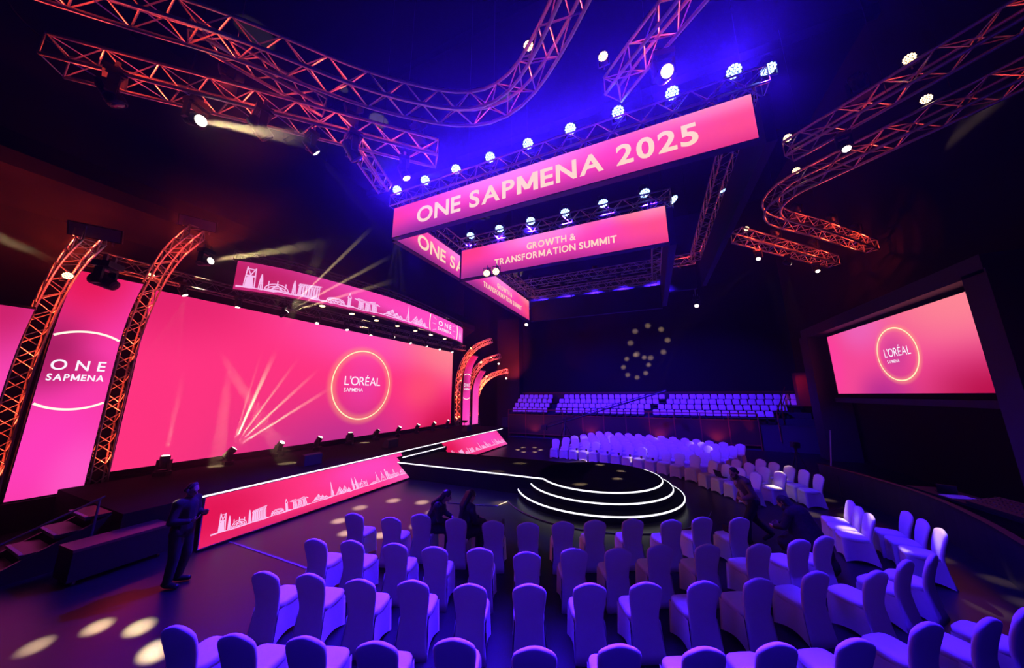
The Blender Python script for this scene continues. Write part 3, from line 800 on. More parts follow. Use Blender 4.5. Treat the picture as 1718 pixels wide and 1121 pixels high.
# hanging wires
for k, (x, y, z) in enumerate(((OX0, OY0 + .2, 8.86), (OX1, OY0 + .2, 8.86), (OX0, OY1 - .1, 8.86), (OX1, OY1 - .1, 8.86), (IX0, IY0 + .2, 7.86), (IX1, IY0 + .2, 7.86), (IX0, IY1 - .1, 7.86), (IX1, IY1 - .1, 7.86))):
    nm = ('outer', 'inner')[k // 4]; cn = ('front stage-side', 'front auditorium-side', 'far stage-side', 'far auditorium-side')[k % 4]
    tag(MB().tube([(x, y, z), (x, y, ZC)], .005, 5).build('suspension_wire', M['cloth']), f'thin steel wire above the {cn} corner of the {nm} banner frame', 'wire')
for k, (x, y, z) in enumerate(((-6.1, 1.95, 9.5), (-2.6, 4.88, 9.5), (-8.0, 2.0, 9.4), (-5.4, 4.5, 9.4), (1.2, 4.3, 9.5), (5.0, 8.15, 9.6), (6.5, 9.05, 9.5), (6.3, 14.5, 9.5), (5.6, 15.85, 9.5), (-13.15, 8, 8.72), (-12.8, 17.0, 8.72))):
    lab = ('straight run of the long bending truss', 'bend of the long curving truss', 'outer half of the red-lit straight truss', 'inner half of the red-lit straight truss', 'short truss with amber end lamps', 'upper truss over the auditorium side', 'near leg of the doubled-back truss', 'far leg of the doubled-back truss', 'short red truss by the wall screen', 'near half of the curved screen', 'far half of the curved screen')[k]
    tag(MB().tube([(x, y, z), (x, y, ZC)], .005, 5).build('suspension_wire', M['cloth']), f'thin steel wire holding up the {lab}', 'wire')

# arches at both ends of the LED wall -------------------------------------
ARCH = [(-15.45, .74), (-15.55, 2.0), (-15.6, 3.6), (-15.5, 5.0), (-15.15, 6.2), (-14.5, 7.2), (-13.6, 7.9), (-12.3, 8.3)]
def arch(y, drop, lab):
    k = (8.3 - drop - .74) / (8.3 - .74)
    pts = [(x, y, .74 + (z - .74) * k) for x, z in ARCH]
    truss('arch_truss', lab, pts, .36, 'alu', up=(0, 1, 0), group=None, depth=.34, chord_r=.024)
    return k
arch(3.95, 0, 'tall red-lit arch truss between the large ONE panel and the LED wall')
arch(2.20, 1.0, 'red-lit arch truss on the near side of the large ONE panel')
arch(.72, 2.6, 'lowest near arch truss beside the plain cut-off panel')
arch(23.12, .3, 'tallest far arch truss next to the far end of the LED wall')
arch(24.77, 1.45, 'middle far arch truss between the two far LED panels')
arch(26.3, 2.7, 'lowest far arch truss at the end of the stage')
for (y, z, lab) in ((3.95, 8.62, 'dark flat strobe panel on top of the tall near arch'), (2.2, 7.42, 'dark flat strobe panel on top of the lower near arch')):
    s_ = thing('strobe_panel', lab, 'stage light', (-12.35, y, z - .12))
    m_ = Matrix.Rotation(R(-28), 4, 'Z') @ Matrix.Rotation(R(24), 4, 'Y')
    MB().box((0, 0, .1), (.09, .86, .34), m=m_).build('housing', M['black'], s_)
    MB().box(tuple(m_ @ Vector((.048, 0, .0)) + Vector((0, 0, .1))), (.006, .80, .29), m=m_).build('face', mat('strobe_face', (0.12, 0.10, 0.2), 0.3), s_)
    br = MB()
    for q in (-.3, .3): br.box((-.02, q, -.02), (.03, .03, .2))
    br.build('bracket', M['dalu'], s_)

# ------------------------------------------------------------------ lamps in place
def fan(p, targets, w_):
    for t_, k, an in targets:
        d = (Vector(t_) - Vector(p)).normalized()
        spot('beam_light', tuple(Vector(p) + d * .3), t_, WARM, P_BEAM * w_ * k, an, .25, .03)
fan((-14.45, 6.74, 1.42), FAN_A, 1.0)
fan((-12.65, 6.84, 6.46), FAN_B, .8)
o = lamp('head', 'lens_warm', (-12.65, 6.84, 6.46), (-11.6, 8.2, 8.3), 'bright moving head on an arm below the near half of the curved screen', True, size=.8)
ARMS = [(o, [(-12.65, 6.84, 6.85), (-12.65, 6.84, 7.1), (-13.32, 6.92, 7.3)])]
# blue row over the outer front banner and over the inner one
for i in range(9):
    x = -6.31 + i * 1.02
    lamp('par', 'lens_blue', (x, 5.95, 9.24), (x * .25 - .1, 0.3, 6.2), f'glowing blue lamp, {ORD[i]} from the stage above the outer front banner', group=None, watts=P_PAR * .7, color=BLUE, angle=50, blend=.8)
for i in range(6):
    x = -4.63 + i * .965
    lamp('par', 'lens_blue', (x, 7.32, 8.2), (x * 1.1 + 1.3, 4.2, 0.3), f'glowing blue lamp, {ORD[i]} from the stage above the inner front banner', watts=P_PAR * 1.15, color=BLUE, angle=62, blend=.8)
for i, (y, z) in enumerate(((7.5, 8.15), (9.3, 8.15), (11.2, 8.15))):
    lamp('par', 'lens_blue', (.78, y + .3, z), (5.5, y - 1.2, 0.4), f'blue side lamp, {ORD[i]} from the front on the auditorium side of the inner frame', watts=P_PAR * .13, color=BLUE, angle=70, blend=.8)
for i in range(5):
    x = -4.5 + i * 1.2
    lamp('par', 'lens_blue', (x, 12.95, 8.2), (x * 1.9 + 1.4, 23.0, 1.2), f'blue lamp, {ORD[i]} from the stage on the far inner-frame truss', watts=P_FAR * .34, color=BLUE, angle=86, blend=.7)
for i in range(3):
    x = -5.2 + i * 3.2
    lamp('par', 'lens_blue', (x, 13.98, 9.24), (x * 1.5 + 1.6, 26.6, 2.6), f'blue lamp, {ORD[i]} from the stage on the far outer-frame truss', watts=P_FAR * 1.5, color=BLUE, angle=56, blend=.7)
lamp('par', 'lens_blue', (2.35, 6.0, 9.2), (2.6, 4.6, 0.3), 'blue lamp on the auditorium corner of the outer front truss', watts=P_PAR * .6, color=BLUE, angle=80, blend=.8)
lamp('par', 'lens_blue', (2.3, 9.6, 9.2), (4.6, 11.4, 0.0), 'blue lamp halfway along the auditorium side of the outer frame', watts=P_PAR * .16, color=BLUE, angle=70, blend=.8)
lamp('par', 'lens_blue', (-6.45, 7.2, 8.25), (-7.0, 6.6, 0.0), 'small blue lamp under the stage-side corner of the outer frame', watts=P_PAR * 1.6, color=BLUE, angle=85, blend=.8)

for i, x in enumerate((-4.5, 0.5, 4.5)):  # unseen fill lamps, added to lift the dark chair backs
    lamp('par', 'lens_blue', (x, -2.2, 9.0), (x * .4 - .3, 5.5, .5), f'added blue fill lamp behind the camera, {ORD[i]} from the stage', watts=P_PAR * .045, color=BLUE, angle=95, blend=.8)

# moving heads standing along the foot of the LED wall
for i in range(10):
    y = 5.04 + i * 1.70
    tg = {1: (-13.4, 13.0, 8.5), 0: (-14.6, 5.1, 8.0), 4: (-14.9, 12.4, 8.0), 5: (-13.6, 17.5, 5.5)}.get(i, (-13.0 + (i % 3) * .4, y + 1.2, 5.0))
    lamp('head', 'lens_warm', (-14.55, y, 1.30), tg, f'lit moving head, {ORD[i]} from the near end along the foot of the LED wall', watts=P_BEAM * .15 if i in (0, 4, 5) else 0, angle=5)
# heads hanging along its top
for i in (0, 1, 3, 4, 5, 6, 7, 8, 9, 10):
    y = 4.69 + i * 1.615
    tg = {2: (-11.5, 9.6, 9.4), 0: (-13.6, 6.4, 3.6), 1: (-14.6, 6.4, 2.0), 6: (-12.5, 17.5, 7.6), 5: (-14.4, 12.6, 2)}.get(i, (-12.6, y + (i % 3 - 1) * 1.5, 2.0))
    lamp('head', 'lens_warm', (-14.75, y, 6.98), tg, f'lit moving head, {ORD[i - (i > 2)]} from the near end along the top of the LED wall', True, size=.8, watts=P_BEAM * .15 if i in (0, 1, 5, 6) else 0, angle=5)
for i in range(7):
    y = 8.79 + i * 1.53
    lamp('par', 'lens_soft', (-13.38, y, 7.47), (-12.6, y - .4, 2.0), f'amber lamp, {ORD[i]} from the near end under the curved screen', True)
# heads under the red truss and elsewhere
lamp('head', 'lens_warm', (-7.9, 2.16, 8.80), (-5.0, 2.85, 7.75), 'bright white moving head under the middle of the red-lit truss', True, watts=P_BEAM * .05, angle=6)
lamp('head', 'lens_off', (-8.55, 1.26, 8.80), (-8.3, 2.4, 7.2), 'unlit moving head under the outer end of the red-lit truss', True, size=1.1)
lamp('head', 'lens_off', (-6.95, 2.82, 8.80), (-6.6, 4.4, 7.4), 'unlit moving head just beyond the bright one under the red-lit truss', True, size=1.1)
lamp('head', 'lens_warm', (-6.45, 3.55, 8.80), (-5.6, 7.5, 6.0), 'small lit moving head under the inner half of the red-lit truss', True, size=.8, watts=P_BEAM * .3, angle=5)
lamp('head', 'lens_off', (-5.75, 4.02, 8.80), (-5.3, 5.4, 7.0), 'unlit moving head next to the steep short truss', True, size=1.1)
lamp('head', 'lens_soft', (-5.15, 5.0, 8.78), (-3.0, 7.0, 3.0), 'moving head with an amber lens at the inner end of the red-lit truss', True, size=.9)
lamp('head', 'lens_warm', (-12.3, 4.25, 7.45), (-10.3, 5.05, 7.75), 'bright moving head hanging from the tip of the tall near arch', True, watts=P_BEAM * .16, angle=6)
lamp('head', 'lens_warm', (-12.3, 2.5, 6.2), (-16.5, -1.2, 8.6), 'bright moving head hanging from the tip of the lower near arch', True, size=1.25, watts=P_BEAM * .5, angle=8, gobo=(4, .04, .016))
for (p, t_, lab, hung, lens, kind) in (
    ((-1.62, 4.42, 9.85), (-1.0, 2.0, 8.8), 'amber lamp on the outer side of the bend of the long truss', False, 'lens_soft', 'par'),
    ((-.35, 5.2, 9.85), (-.4, 2.0, 9.0), 'amber lamp standing on the end of the short truss', False, 'lens_soft', 'par'),
    ((.62, 5.0, 8.75), (.9, 3.4, 7.6), 'moving head with an amber lens hanging under the short truss', True, 'lens_soft', 'head'),
    ((3.75, 9.25, 9.95), (2.4, 6.0, 8.2), 'amber lamp on the inner end of the straight auditorium truss', False, 'lens_soft', 'par'),
    ((4.42, 10.8, 9.9), (3.0, 7.0, 8.2), 'amber lamp on the doubled-back truss just before its bend', False, 'lens_soft', 'par'),
    ((5.25, 7.85, 10.0), (3.4, 5.0, 8.4), 'amber lamp halfway along the straight auditorium truss', False, 'lens_soft', 'par'),
    ((6.15, 9.1, 9.9), (4.0, 6.0, 8.2), 'amber lamp halfway along the near leg of the doubled-back truss', False, 'lens_soft', 'par'),
    ((4.45, 8.64, 8.95), (4.2, 7.8, 7.2), 'dark moving head with a lit lens under the straight auditorium truss', True, 'lens_warm', 'head'),
    ((3.95, 14.15, 9.9), (2.0, 9.0, 8.0), 'amber lamp on the banner end of the short red truss', False, 'lens_soft', 'par'),
    ((4.35, 14.7, 8.85), (3.4, 13.0, 6.5), 'lit moving head under the banner end of the short red truss', True, 'lens_warm', 'head'),
    ((5.62, 15.9, 8.85), (8.0, 16.6, 7.6), 'lit moving head under the middle of the short red truss', True, 'lens_warm', 'head'),
    ((7.1, 17.35, 8.85), (7.0, 16.0, 7.0), 'small lit moving head under the wall end of the short red truss', True, 'lens_warm', 'head'),
    ((1.9, 13.98, 6.98), (1.6, 12.4, 5.4), 'lit moving head hanging below the far auditorium corner of the outer frame', True, 'lens_warm', 'head'),
    ((-5.45, 13.98, 6.9), (-5.2, 12.0, 5.0), 'small lit moving head below the far stage-side corner of the outer frame', True, 'lens_warm', 'head'),
    ((-14.35, 23.12, 7.45), (-10.0, 18.0, 5.0), 'amber lamp on the curve of the tallest far arch', False, 'lens_soft', 'par'),
    ((-14.25, 24.77, 6.38), (-10.0, 19.0, 4.0), 'amber lamp on the curve of the middle far arch', False, 'lens_soft', 'par'),
    ((-14.5, 26.3, 5.15), (-10.0, 20.0, 3.0), 'amber lamp on the curve of the lowest far arch', False, 'lens_soft', 'par'),
    ((-12.4, 24.77, 6.2), (-11.0, 20.0, 3.0), 'white moving head hanging from the tip of the middle far arch', True, 'lens_warm', 'head'),
    ((-12.35, 26.3, 4.95), (-11.0, 20.0, 2.0), 'white moving head hanging from the tip of the lowest far arch', True, 'lens_warm', 'head'),
    ((-13.75, 2.2, 6.5), (-9.0, 1.6, 4.8), 'amber lamp inside the curve of the lower near arch', False, 'lens_soft', 'par'),
    ((-15.0, 3.95, 7.35), (-11.0, 3.0, 5.4), 'amber lamp behind the curve of the tall near arch', False, 'lens_soft', 'par'),
    ((-3.83, 6.92, 6.62), (-2.6, 2.0, 5.6), 'round amber lamp below the inner front banner, the one nearer the stage', True, 'lens_soft', 'par'),
    ((-3.55, 6.92, 6.62), (-2.3, 2.0, 5.6), 'round amber lamp below the inner front banner, the one nearer the auditorium', True, 'lens_soft', 'par')):
    o = lamp(kind, lens, p, t_, lab, hung, size=.75 if kind == 'par' or lens == 'lens_warm' else 1.0)
    if 'below the far' in lab or 'below the inner' in lab:      # arm up to the frame
        pts = [(p[0], p[1], 7.3 if 'far' in lab else 6.8), (p[0], p[1], 7.66)] if 'far' in lab else [(p[0], p[1], 6.74), (p[0], p[1] + .05, 6.82), (p[0], 7.20, 6.70)]
        ARMS.append((o, pts))

for (p, t_, lab) in (((5.4, 13.72, 10.17), (4.4, 12.4, 10.6), 'unlit moving head standing on the doubled-back truss just past its bend'), ((6.9, 15.1, 10.17), (6.0, 13.6, 10.5), 'unlit moving head standing on the middle of the doubled-back truss far leg'), ((8.2, 16.45, 10.17), (7.2, 15.4, 10.6), 'unlit moving head standing on the end of the doubled-back truss'),
    ((5.3, 15.55, 10.17), (4.6, 14.2, 10.6), 'unlit moving head standing on the middle of the short red truss'), ((7.2, 17.45, 10.17), (6.4, 16.2, 10.5), 'unlit moving head standing on the wall end of the short red truss'),
    ((-7.55, 2.43, 10.07), (-7.2, 3.4, 10.4), 'unlit moving head standing on the outer half of the red-lit truss'), ((-5.9, 4.05, 10.07), (-5.4, 4.8, 10.6), 'unlit moving head standing on the inner half of the red-lit truss'), ((-4.85, 5.08, 10.07), (-4.2, 5.2, 10.4), 'unlit moving head standing on the inner end of the red-lit truss'),
    ((4.75, 8.38, 10.26), (4.0, 7.4, 10.8), 'unlit moving head standing on the straight auditorium truss')):
    lamp('head', 'lens_off', p, t_, lab)
tag(MB().tube(smooth_path([(-9.25, .78, 9.62), (-9.7, .45, 9.9), (-10.4, .1, 10.9), (-10.9, -.2, 13.0), (-11.0, -.2, 18.97)], 6), .018, 6).build('power_cable', M['cloth']), 'thin dark cable looping up from the outer end of the red-lit truss', 'cable')
for o, pts in ARMS:
    tm = Matrix.LocRotScale(o.location, o.rotation_euler, o.scale).inverted()
    MB().tube([tuple(tm @ Vector(q)) for q in pts], .025, 6).build('arm', M['dalu'], o)

# red lamps shining along the inside of the trusses
def along(pts, wt, angle=34, both=False):
    P = [Vector(p) for p in pts]
    for a, b in zip(P[:-1], P[1:]):
        spot('truss_lamp_light', tuple(a), tuple(b), REDL, P_RED * wt, angle, .35, .04)
        if both: spot('truss_lamp_light', tuple(b), tuple(a), REDL, P_RED * wt, angle, .35, .04)
for (y, k, wt) in ((3.95, 1.0, 1.0), (2.2, (7.3 - .74) / 7.56, 1.0), (23.12, (8.0 - .74) / 7.56, 1.6), (24.77, (6.85 - .74) / 7.56, 1.2), (26.3, (5.6 - .74) / 7.56, 2.0)):
    q = [(-15.5, y, .85)] + [(x, y, .74 + (z - .74) * k) for x, z in ((-15.55, 2.4), (-15.55, 4.2), (-15.3, 5.6), (-14.75, 6.85), (-13.8, 7.75), (-12.4, 8.25))]
    along(q, 14.0 * wt, 46)
along([(-9.3, .72, 9.4), (-7.9, 2.1, 9.4), (-6.7, 3.27, 9.4), (-5.5, 4.45, 9.4), (-4.6, 5.3, 9.4)], 3.2, 44, True)
along([(-8.2, -.15, 9.5), (-7.0, 1.1, 9.5), (-5.9, 2.2, 9.5), (-4.6, 3.8, 9.5)], 1.4, 40, True)
along([(-.3, 3.4, 9.5), (-1.3, 4.3, 9.5), (-2.2, 4.82, 9.5)], 1.4, 40, True)
along([(-7.2, 1.66, 10.0), (-6.42, 3.65, 9.95)], 2.5, 36)
along([(1.9, 3.7, 9.5), (.9, 4.55, 9.5), (-.2, 5.55, 9.5)], 2.0, 44, True)
along([(7.2, 6.1, 9.6), (5.6, 7.6, 9.6), (3.8, 9.2, 9.6)], .9, 40, True)
along([(8.4, 7.2, 9.5), (6.4, 9.1, 9.5), (4.7, 10.5, 9.5)], .9, 40, True)
along([(4.6, 12.9, 9.5), (6.0, 14.2, 9.5), (7.4, 15.6, 9.5), (8.8, 17.1, 9.5)], 4.5, 44, True)
along([(3.5, 13.7, 9.5), (5.0, 15.2, 9.5), (6.6, 16.85, 9.5), (8.2, 18.5, 9.5)], 4.5, 44, True)
along([(-15.0, 2.6, 7.45), (-15.0, 6.0, 7.45)], .5, 36)
for (p, t_, wt, an) in (((1.9, 14.4, 7.9), (1.7, 13.95, 8.9), 4, 80), ((-15.9, -1.2, 7.0), (-19, 4.0, 11.3), 2.2, 95), ((-11.0, 25.6, 4.5), (-12.9, 28.0, 7.0), 9, 70), ((5.6, 23.7, .3), (5.2, 24.3, 2.0), .5, 26), ((-9.0, 23.4, .3), (-9.0, 24.3, 1.8), .25, 100), ((-4.5, 23.4, .3), (-4.5, 24.3, 1.8), .25, 100), ((0.2, 23.4, .3), (0.2, 24.3, 1.8), .3, 100), ((3.6, 23.4, .3), (3.6, 24.3, 1.8), .3, 100), ((8.0, 24.6, 4.6), (9.0, 25.9, 3.7), .25, 70), ((-13.6, 4.6, 3.2), (-10.6, 3.1, .6), .2, 30), ((5.0, 23.6, 5.6), (4.7, 24.3, .6), 1.2, 30)):
    spot('red_wash_light', p, t_, (1.0, 0.05, 0.03), P_RED * wt * 3.5, an, .8, .1)

# ------------------------------------------------------------------ chairs
def sect(hw, ht, n=16, p=3.2):
    out = []
    for k in range(n):
        a = 2 * math.pi * k / n; c, s_ = math.cos(a), math.sin(a)
        out.append((hw * math.copysign(abs(c) ** (2 / p), c), ht * math.copysign(abs(s_) ** (2 / p), s_)))
    return out
def loft(secs, close=True):
    n = len(secs[0]); vs = [p for s_ in secs for p in s_]
    fs = [(i * n + k, i * n + (k + 1) % n, (i + 1) * n + (k + 1) % n, (i + 1) * n + k) for i in range(len(secs) - 1) for k in range(n)]
    if close: fs += [tuple(range(n))[::-1], tuple((len(secs) - 1) * n + k for k in range(n))]
    return MB().add(vs, fs)
def make_chair():
    t = thing('banquet_chair', 'x x x x', 'chair')
    S_ = []
    for (z, hw, ht, y) in ((0, .228, .022, -.29), (.10, .218, .024, -.262), (.25, .203, .028, -.235), (.40, .192, .034, -.215), (.46, .190, .038, -.214), (.54, .196, .040, -.225), (.66, .215, .040, -.252), (.76, .225, .040, -.282), (.83, .226, .039, -.302), (.868, .214, .037, -.311), (.895, .184, .034, -.318), (.918, .130, .031, -.323), (.934, .075, .026, -.327), (.943, .03, .016, -.329), (.945, .006, .005, -.330)):
        S_.append([(x, y + q, z - (abs(x) / .23) ** 2 * .006 * (z > .8)) for x, q in sect(hw, ht)])
    loft(S_).build('backrest', M['white'], t, True)
    S_ = []
    for (z, k) in ((.385, .95), (.40, 1.0), (.455, 1.0), (.475, .96), (.487, .86), (.492, .6), (.494, .2)):
        S_.append([(x * k, .02 + q * k, z) for x, q in sect(.213, .228, 20, 4.5)])
    loft(S_).build('seat', M['white'], t, True)
    # stretched skirt: side, front, side; it pinches in and rises between the feet
    U = []
    n = 8
    for k in range(n + 1): U.append(('l', k / n))
    for k in range(1, n + 1): U.append(('f', k / n))
    for k in range(1, n + 1): U.append(('r', k / n))
    vs = []; fs = []; rows = 7
    for j in range(rows + 1):
        q = j / rows
        for (sd, u) in U:
            sag = math.sin(math.pi * u)
            if sd in 'lr':
                uu = u if sd == 'l' else 1 - u
                x = -(.209 + .020 * q - .045 * sag * q * (1 - .3 * q)); y = -.215 - .06 * q + (0.44 + .075 * q) * uu
                if sd == 'r': x = -x
                z = .42 * (1 - q) + q * .06 * sag
            else:
                x = (-.209 - .020 * q) + (.418 + .040 * q) * u; y = .225 + .015 * q - .030 * sag * q + .018 * sag * (1 - q); z = .42 * (1 - q) + q * .055 * sag
            vs.append((x, y, max(0.002, z)))
    m_ = len(U)
    fs = [(j * m_ + k, j * m_ + k + 1, (j + 1) * m_ + k + 1, (j + 1) * m_ + k) for j in range(rows) for k in range(m_ - 1)]
    MB().add(vs, fs).build('skirt', M['white'], t, True)
    return t
CH = make_chair(); _first = [True]
def chair(x, y, yaw, label, group=None):
    t = CH if _first[0] else copy_tree(CH)
    _first[0] = False
    t.location = (x, y, 0); t.rotation_euler = (0, 0, R(yaw)); t['label'] = label
    if group: t['group'] = group
    elif 'group' in t: del t['group']
    return t
NEAR = [[(-6.08, 5.48, 13.0), (-5.21, 5.63, 15.4), (-4.77, 6.01, 16.5), (-3.98, 6.13, 18.5), (-3.23, 6.31, 20.4), (-2.57, 6.51, 22.0), (-1.96, 6.83, 23.5), (-1.4, 7.15, 24.8), (-0.72, 7.52, 26.3), (-0.02, 7.78, 27.9), (0.56, 8.2, 29.1), (1.24, 8.45, 30.6)],
        [(-5.66, 4.36, 12.9), (-5.04, 4.58, 14.7), (-4.29, 4.8, 16.9), (-3.61, 4.97, 18.9), (-2.91, 5.23, 20.9), (-2.17, 5.42, 22.9), (-1.52, 5.84, 24.6), (-0.87, 6.13, 26.3), (-0.25, 6.53, 27.8), (0.47, 6.86, 29.6), (1.25, 7.22, 31.4), (1.93, 7.7, 33.0), (2.36, 8.02, 38)],
        [(-5.32, 3.4, 13.9), (-4.69, 3.62, 15.7), (-3.95, 3.81, 17.8), (-3.28, 4.08, 19.6), (-2.54, 4.32, 21.6), (-1.83, 4.63, 23.5), (-1.11, 4.97, 25.3), (-0.44, 5.29, 26.9), (0.26, 5.63, 28.6), (0.95, 6.01, 30.2), (1.72, 6.53, 34), (2.49, 6.88, 38), (3.05, 7.43, 44), (3.52, 7.80, 50)],
        [(-5.0, 2.39, 14.8), (-4.29, 2.58, 16.6), (-3.6, 2.85, 18.3), (-2.88, 3.1, 20.1), (-2.19, 3.45, 21.8), (-1.41, 3.68, 23.6), (-0.65, 4.05, 25.4), (0.11, 4.35, 27.1), (0.78, 4.71, 28.6), (1.53, 5.1, 30.1), (2.36, 5.72, 34), (3.02, 6.08, 38), (3.53, 6.47, 42)]]
NROW = ('front', 'second', 'third', 'hindmost')
for r, row in enumerate(NEAR):
    for i, (x, y, a) in enumerate(row):
        chair(x, y, a, f"white covered chair, {ORD[i]} from the stage in the {NROW[r]} row seen from behind")
for i, (x, y, a) in enumerate(((4.02, 10.48, 84), (3.96, 10.02, 84), (3.92, 9.56, 84))):
    chair(x - .30, y, a, f"white chair seen from its side, {('far', 'middle', 'near')[i]} one of three beside the crouching person")
for i, (x, y, a) in enumerate(((4.72, 10.05, 82), (4.70, 9.58, 80), (4.66, 9.1, 78))):
    chair(x - .30, y, a, f"white chair seen from its side, {('far', 'middle', 'near')[i]} one of three beside the low black partition")
FX = [-5.23, -4.7, -4.14, -3.61, -3.07, -2.51, -1.95, -1.42, -0.91, -0.43, 0.05, 0.54, 1.09]
FROW = ('front', 'second', 'third', 'fourth', 'fifth', 'hindmost')
rr = random.Random(5)
for j in range(6):
    for i, x in enumerate(FX):
        y = 15.597 - .5928 * x - .0565 * x * x; sl = -.5928 - .113 * x; f = i / 12
        # the chair faces the round stage; its front edge is on the curve
        a = 180 + math.degrees(math.atan(sl)) * .9
        fx, fy = -math.sin(R(a)), math.cos(R(a))
        px = x - fx * .25 + j * (.33 + .15 * f); py = y - fy * .25 + j * (.93 - .08 * f)
        chair(px + rr.uniform(-.02, .02), py + rr.uniform(-.02, .02), a + rr.uniform(-3, 3), f"white covered chair, {ORD[i]} from the stage in the far block's {FROW[j]} row")
G2 = (((1.86, 14.42, 122), (2.2, 13.9, 121), (2.5, 13.36, 120), (2.8, 12.82, 119)), ((2.72, 15.0, 122), (3.0, 14.5, 121), (3.3, 13.95, 119), (3.55, 13.3, 116)), ((3.58, 15.45, 120), (3.86, 14.98, 118), (4.14, 14.45, 114), (4.35, 13.9, 108), (4.5, 13.3, 100)))
for j, row in enumerate(G2):
    for i, (x, y, a) in enumerate(row):
        fx, fy = -math.sin(R(a)), math.cos(R(a))
        chair(x + fx * .3, y + fy * .3, a, f"white chair, {ORD[i]} from the tiers in the small side block's {('front', 'middle', 'rear')[j]} row")

# ------------------------------------------------------------------ tiers of seats along the far wall
tr = thing('tiered_stand', 'stepped seating stand along the far wall with red-lit rails and smoked panels', 'seating stand', (-1.2, 26, 0))
dk = [(1.5, 24.45, 25.45), (1.86, 25.45, 26.3), (2.22, 26.3, 27.15), (2.58, 27.15, 28.3)]
for (z, ya, yb) in dk: MB().box((-1.4 + 1.2, (ya + yb) / 2 - 26, z / 2), (21.0, yb - ya, z)).build('riser', M['riser'], tr)
fp = []
FXS = [-11.2 + 1.545 * k for k in range(12)]
for k in range(11):
    xa, xb = FXS[k] + .03, FXS[k + 1] - .03
    MB().box(((xa + xb) / 2 + 1.2, 24.25 - 26, 1.05), (xb - xa, .03, 1.45)).build('panel', M['fascia'], tr)
for x in FXS: MB().box((x + 1.2, 24.25 - 26, 1.1), (.05, .06, 2.2)).build('post', M['redrail'], tr)
for z, h in ((2.2, .06), (1.80, .04), (.32, .05)): MB().box((-2.7 + 1.2, 24.22 - 26, z), (17.0, .05, h)).build('rail', M['redrail'], tr)
MB().box((-1.4 + 1.2, 28.5 - 26, 3.1), (21.0, .06, .9)).build('rear_panel', M['fascia'], tr)
MB().box((-1.4 + 1.2, 28.44 - 26, 3.58), (21.0, .06, .06)).build('rail', M['redrail'], tr)
sr = MB()
sr.tube([(8.0, 24.3 - 26, 2.3), (8.6, 25.4 - 26, 3.0), (9.6, 27.6 - 26, 3.9)], .03, 6); sr.tube([(8.0, 24.3 - 26, 1.9), (8.6, 25.4 - 26, 2.55), (9.6, 27.6 - 26, 3.4)], .025, 6)
for p in ((8.0, 24.3 - 26, 2.3), (8.6, 25.4 - 26, 3.0)): sr.tube([p, (p[0], p[1], .6)], .025, 6)
sr.build('stair_rail', M['redrail'], tr)
bx = MB(); bx.box((8.95, 26.0, 3.7), (1.0, .5, 2.1))
tag(bx.build('wall_cabinet', M['redrail']), 'tall red cabinet at the auditorium end of the tiered seats', 'cabinet')
def make_seat():
    t = thing('tier_seat', 'x x x x', 'seat')
    S_ = []
    for (z, k, ht, y) in ((.47, .90, .03, -.02), (.50, .98, .05, -.025), (.62, 1.0, .052, -.045), (.74, .97, .05, -.065), (.80, .90, .04, -.075), (.83, .76, .02, -.08)):
        S_.append([(x * k, y + q, z) for x, q in sect(.21, ht, 14, 4)])
    loft(S_).build('backrest', M['white'], t, True)
    S_ = []
    for (z, k) in ((.36, .93), (.38, 1), (.41, 1), (.435, .9), (.44, .5)):
        S_.append([(x * k, .24 + q * k, z) for x, q in sect(.205, .20, 14, 4)])
    loft(S_).build('seat', M['riser'], t, True)
    MB().box((0, .1, .18), (.36, .12, .36)).build('pedestal', M['black'], t)
    return t
ST = make_seat(); first = True
BL = (('top', 2.58, 27.75, ((-11.65, -8.34, 7), (-7.36, .87, 17), (1.12, 9.11, 17))), ('second', 2.22, 26.9, ((-11.52, -8.19, 7), (-7.57, .39, 17), (.89, 8.82, 17))),
      ('third', 1.86, 26.05, ((-11.45, -8.15, 7), (-7.53, -.23, 16), (.23, 7.9, 16))), ('lowest', 1.5, 25.2, ((-11.28, -8.1, 7), (-7.44, -.67, 14), (-.13, 6.91, 15))))
for (nm, z, y, blocks) in BL:
    for b, (xa, xb, n) in enumerate(blocks):
        for i in range(n):
            t = ST if first else copy_tree(ST)
            first = False
            t.location = (xa + (i + .5) * (xb - xa) / n, y, z); t.rotation_euler = (0, 0, math.pi)
            t['label'] = f"white stand seat, {ORD[i]} from the stage, {nm} row, {('stage-side', 'middle', 'outer')[b]} section of the tiers"

# ------------------------------------------------------------------ things on and around the stage
for k, (x, y, lab) in enumerate(((-11.75, 7.95, 'black wedge monitor on the stage nearest the camera'), (-12.0, 12.1, 'black wedge monitor on the stage at the head of the walkway'), (-12.2, 19.4, 'black wedge monitor on the far part of the stage'))):
    t = thing('stage_monitor', lab, 'speaker', (x, y, .9), R(-90))
    MB().add([(-.33, -.22, 0), (.33, -.22, 0), (.33, .2, 0), (-.33, .2, 0), (-.33, -.22, .14), (.33, -.22, .14), (.33, .05, .40), (-.33, .05, .40), (.33, .2, .36), (-.33, .2, .36)],
             [(0, 3, 2, 1), (0, 1, 5, 4), (4, 5, 6, 7), (7, 6, 8, 9), (9, 8, 2, 3), (0, 4, 7, 9, 3), (1, 2, 8, 6, 5)]).build('cabinet', mat('monitor_shell', (0.03, .03, .04), .6), t)
    MB().add([(-.30, -.215, .155), (.30, -.215, .155), (.30, .035, .395), (-.30, .035, .395)], [(0, 1, 2, 3)]).build('grille', M['cloth'], t)
t = thing('stage_camera', 'small black camera on a stubby stand before the far LED panels', 'camera', (-13.4, 20.9, .9))
MB().tube([(0, 0, 0), (0, 0, .42)], .025, 8).build('stand', M['black'], t)
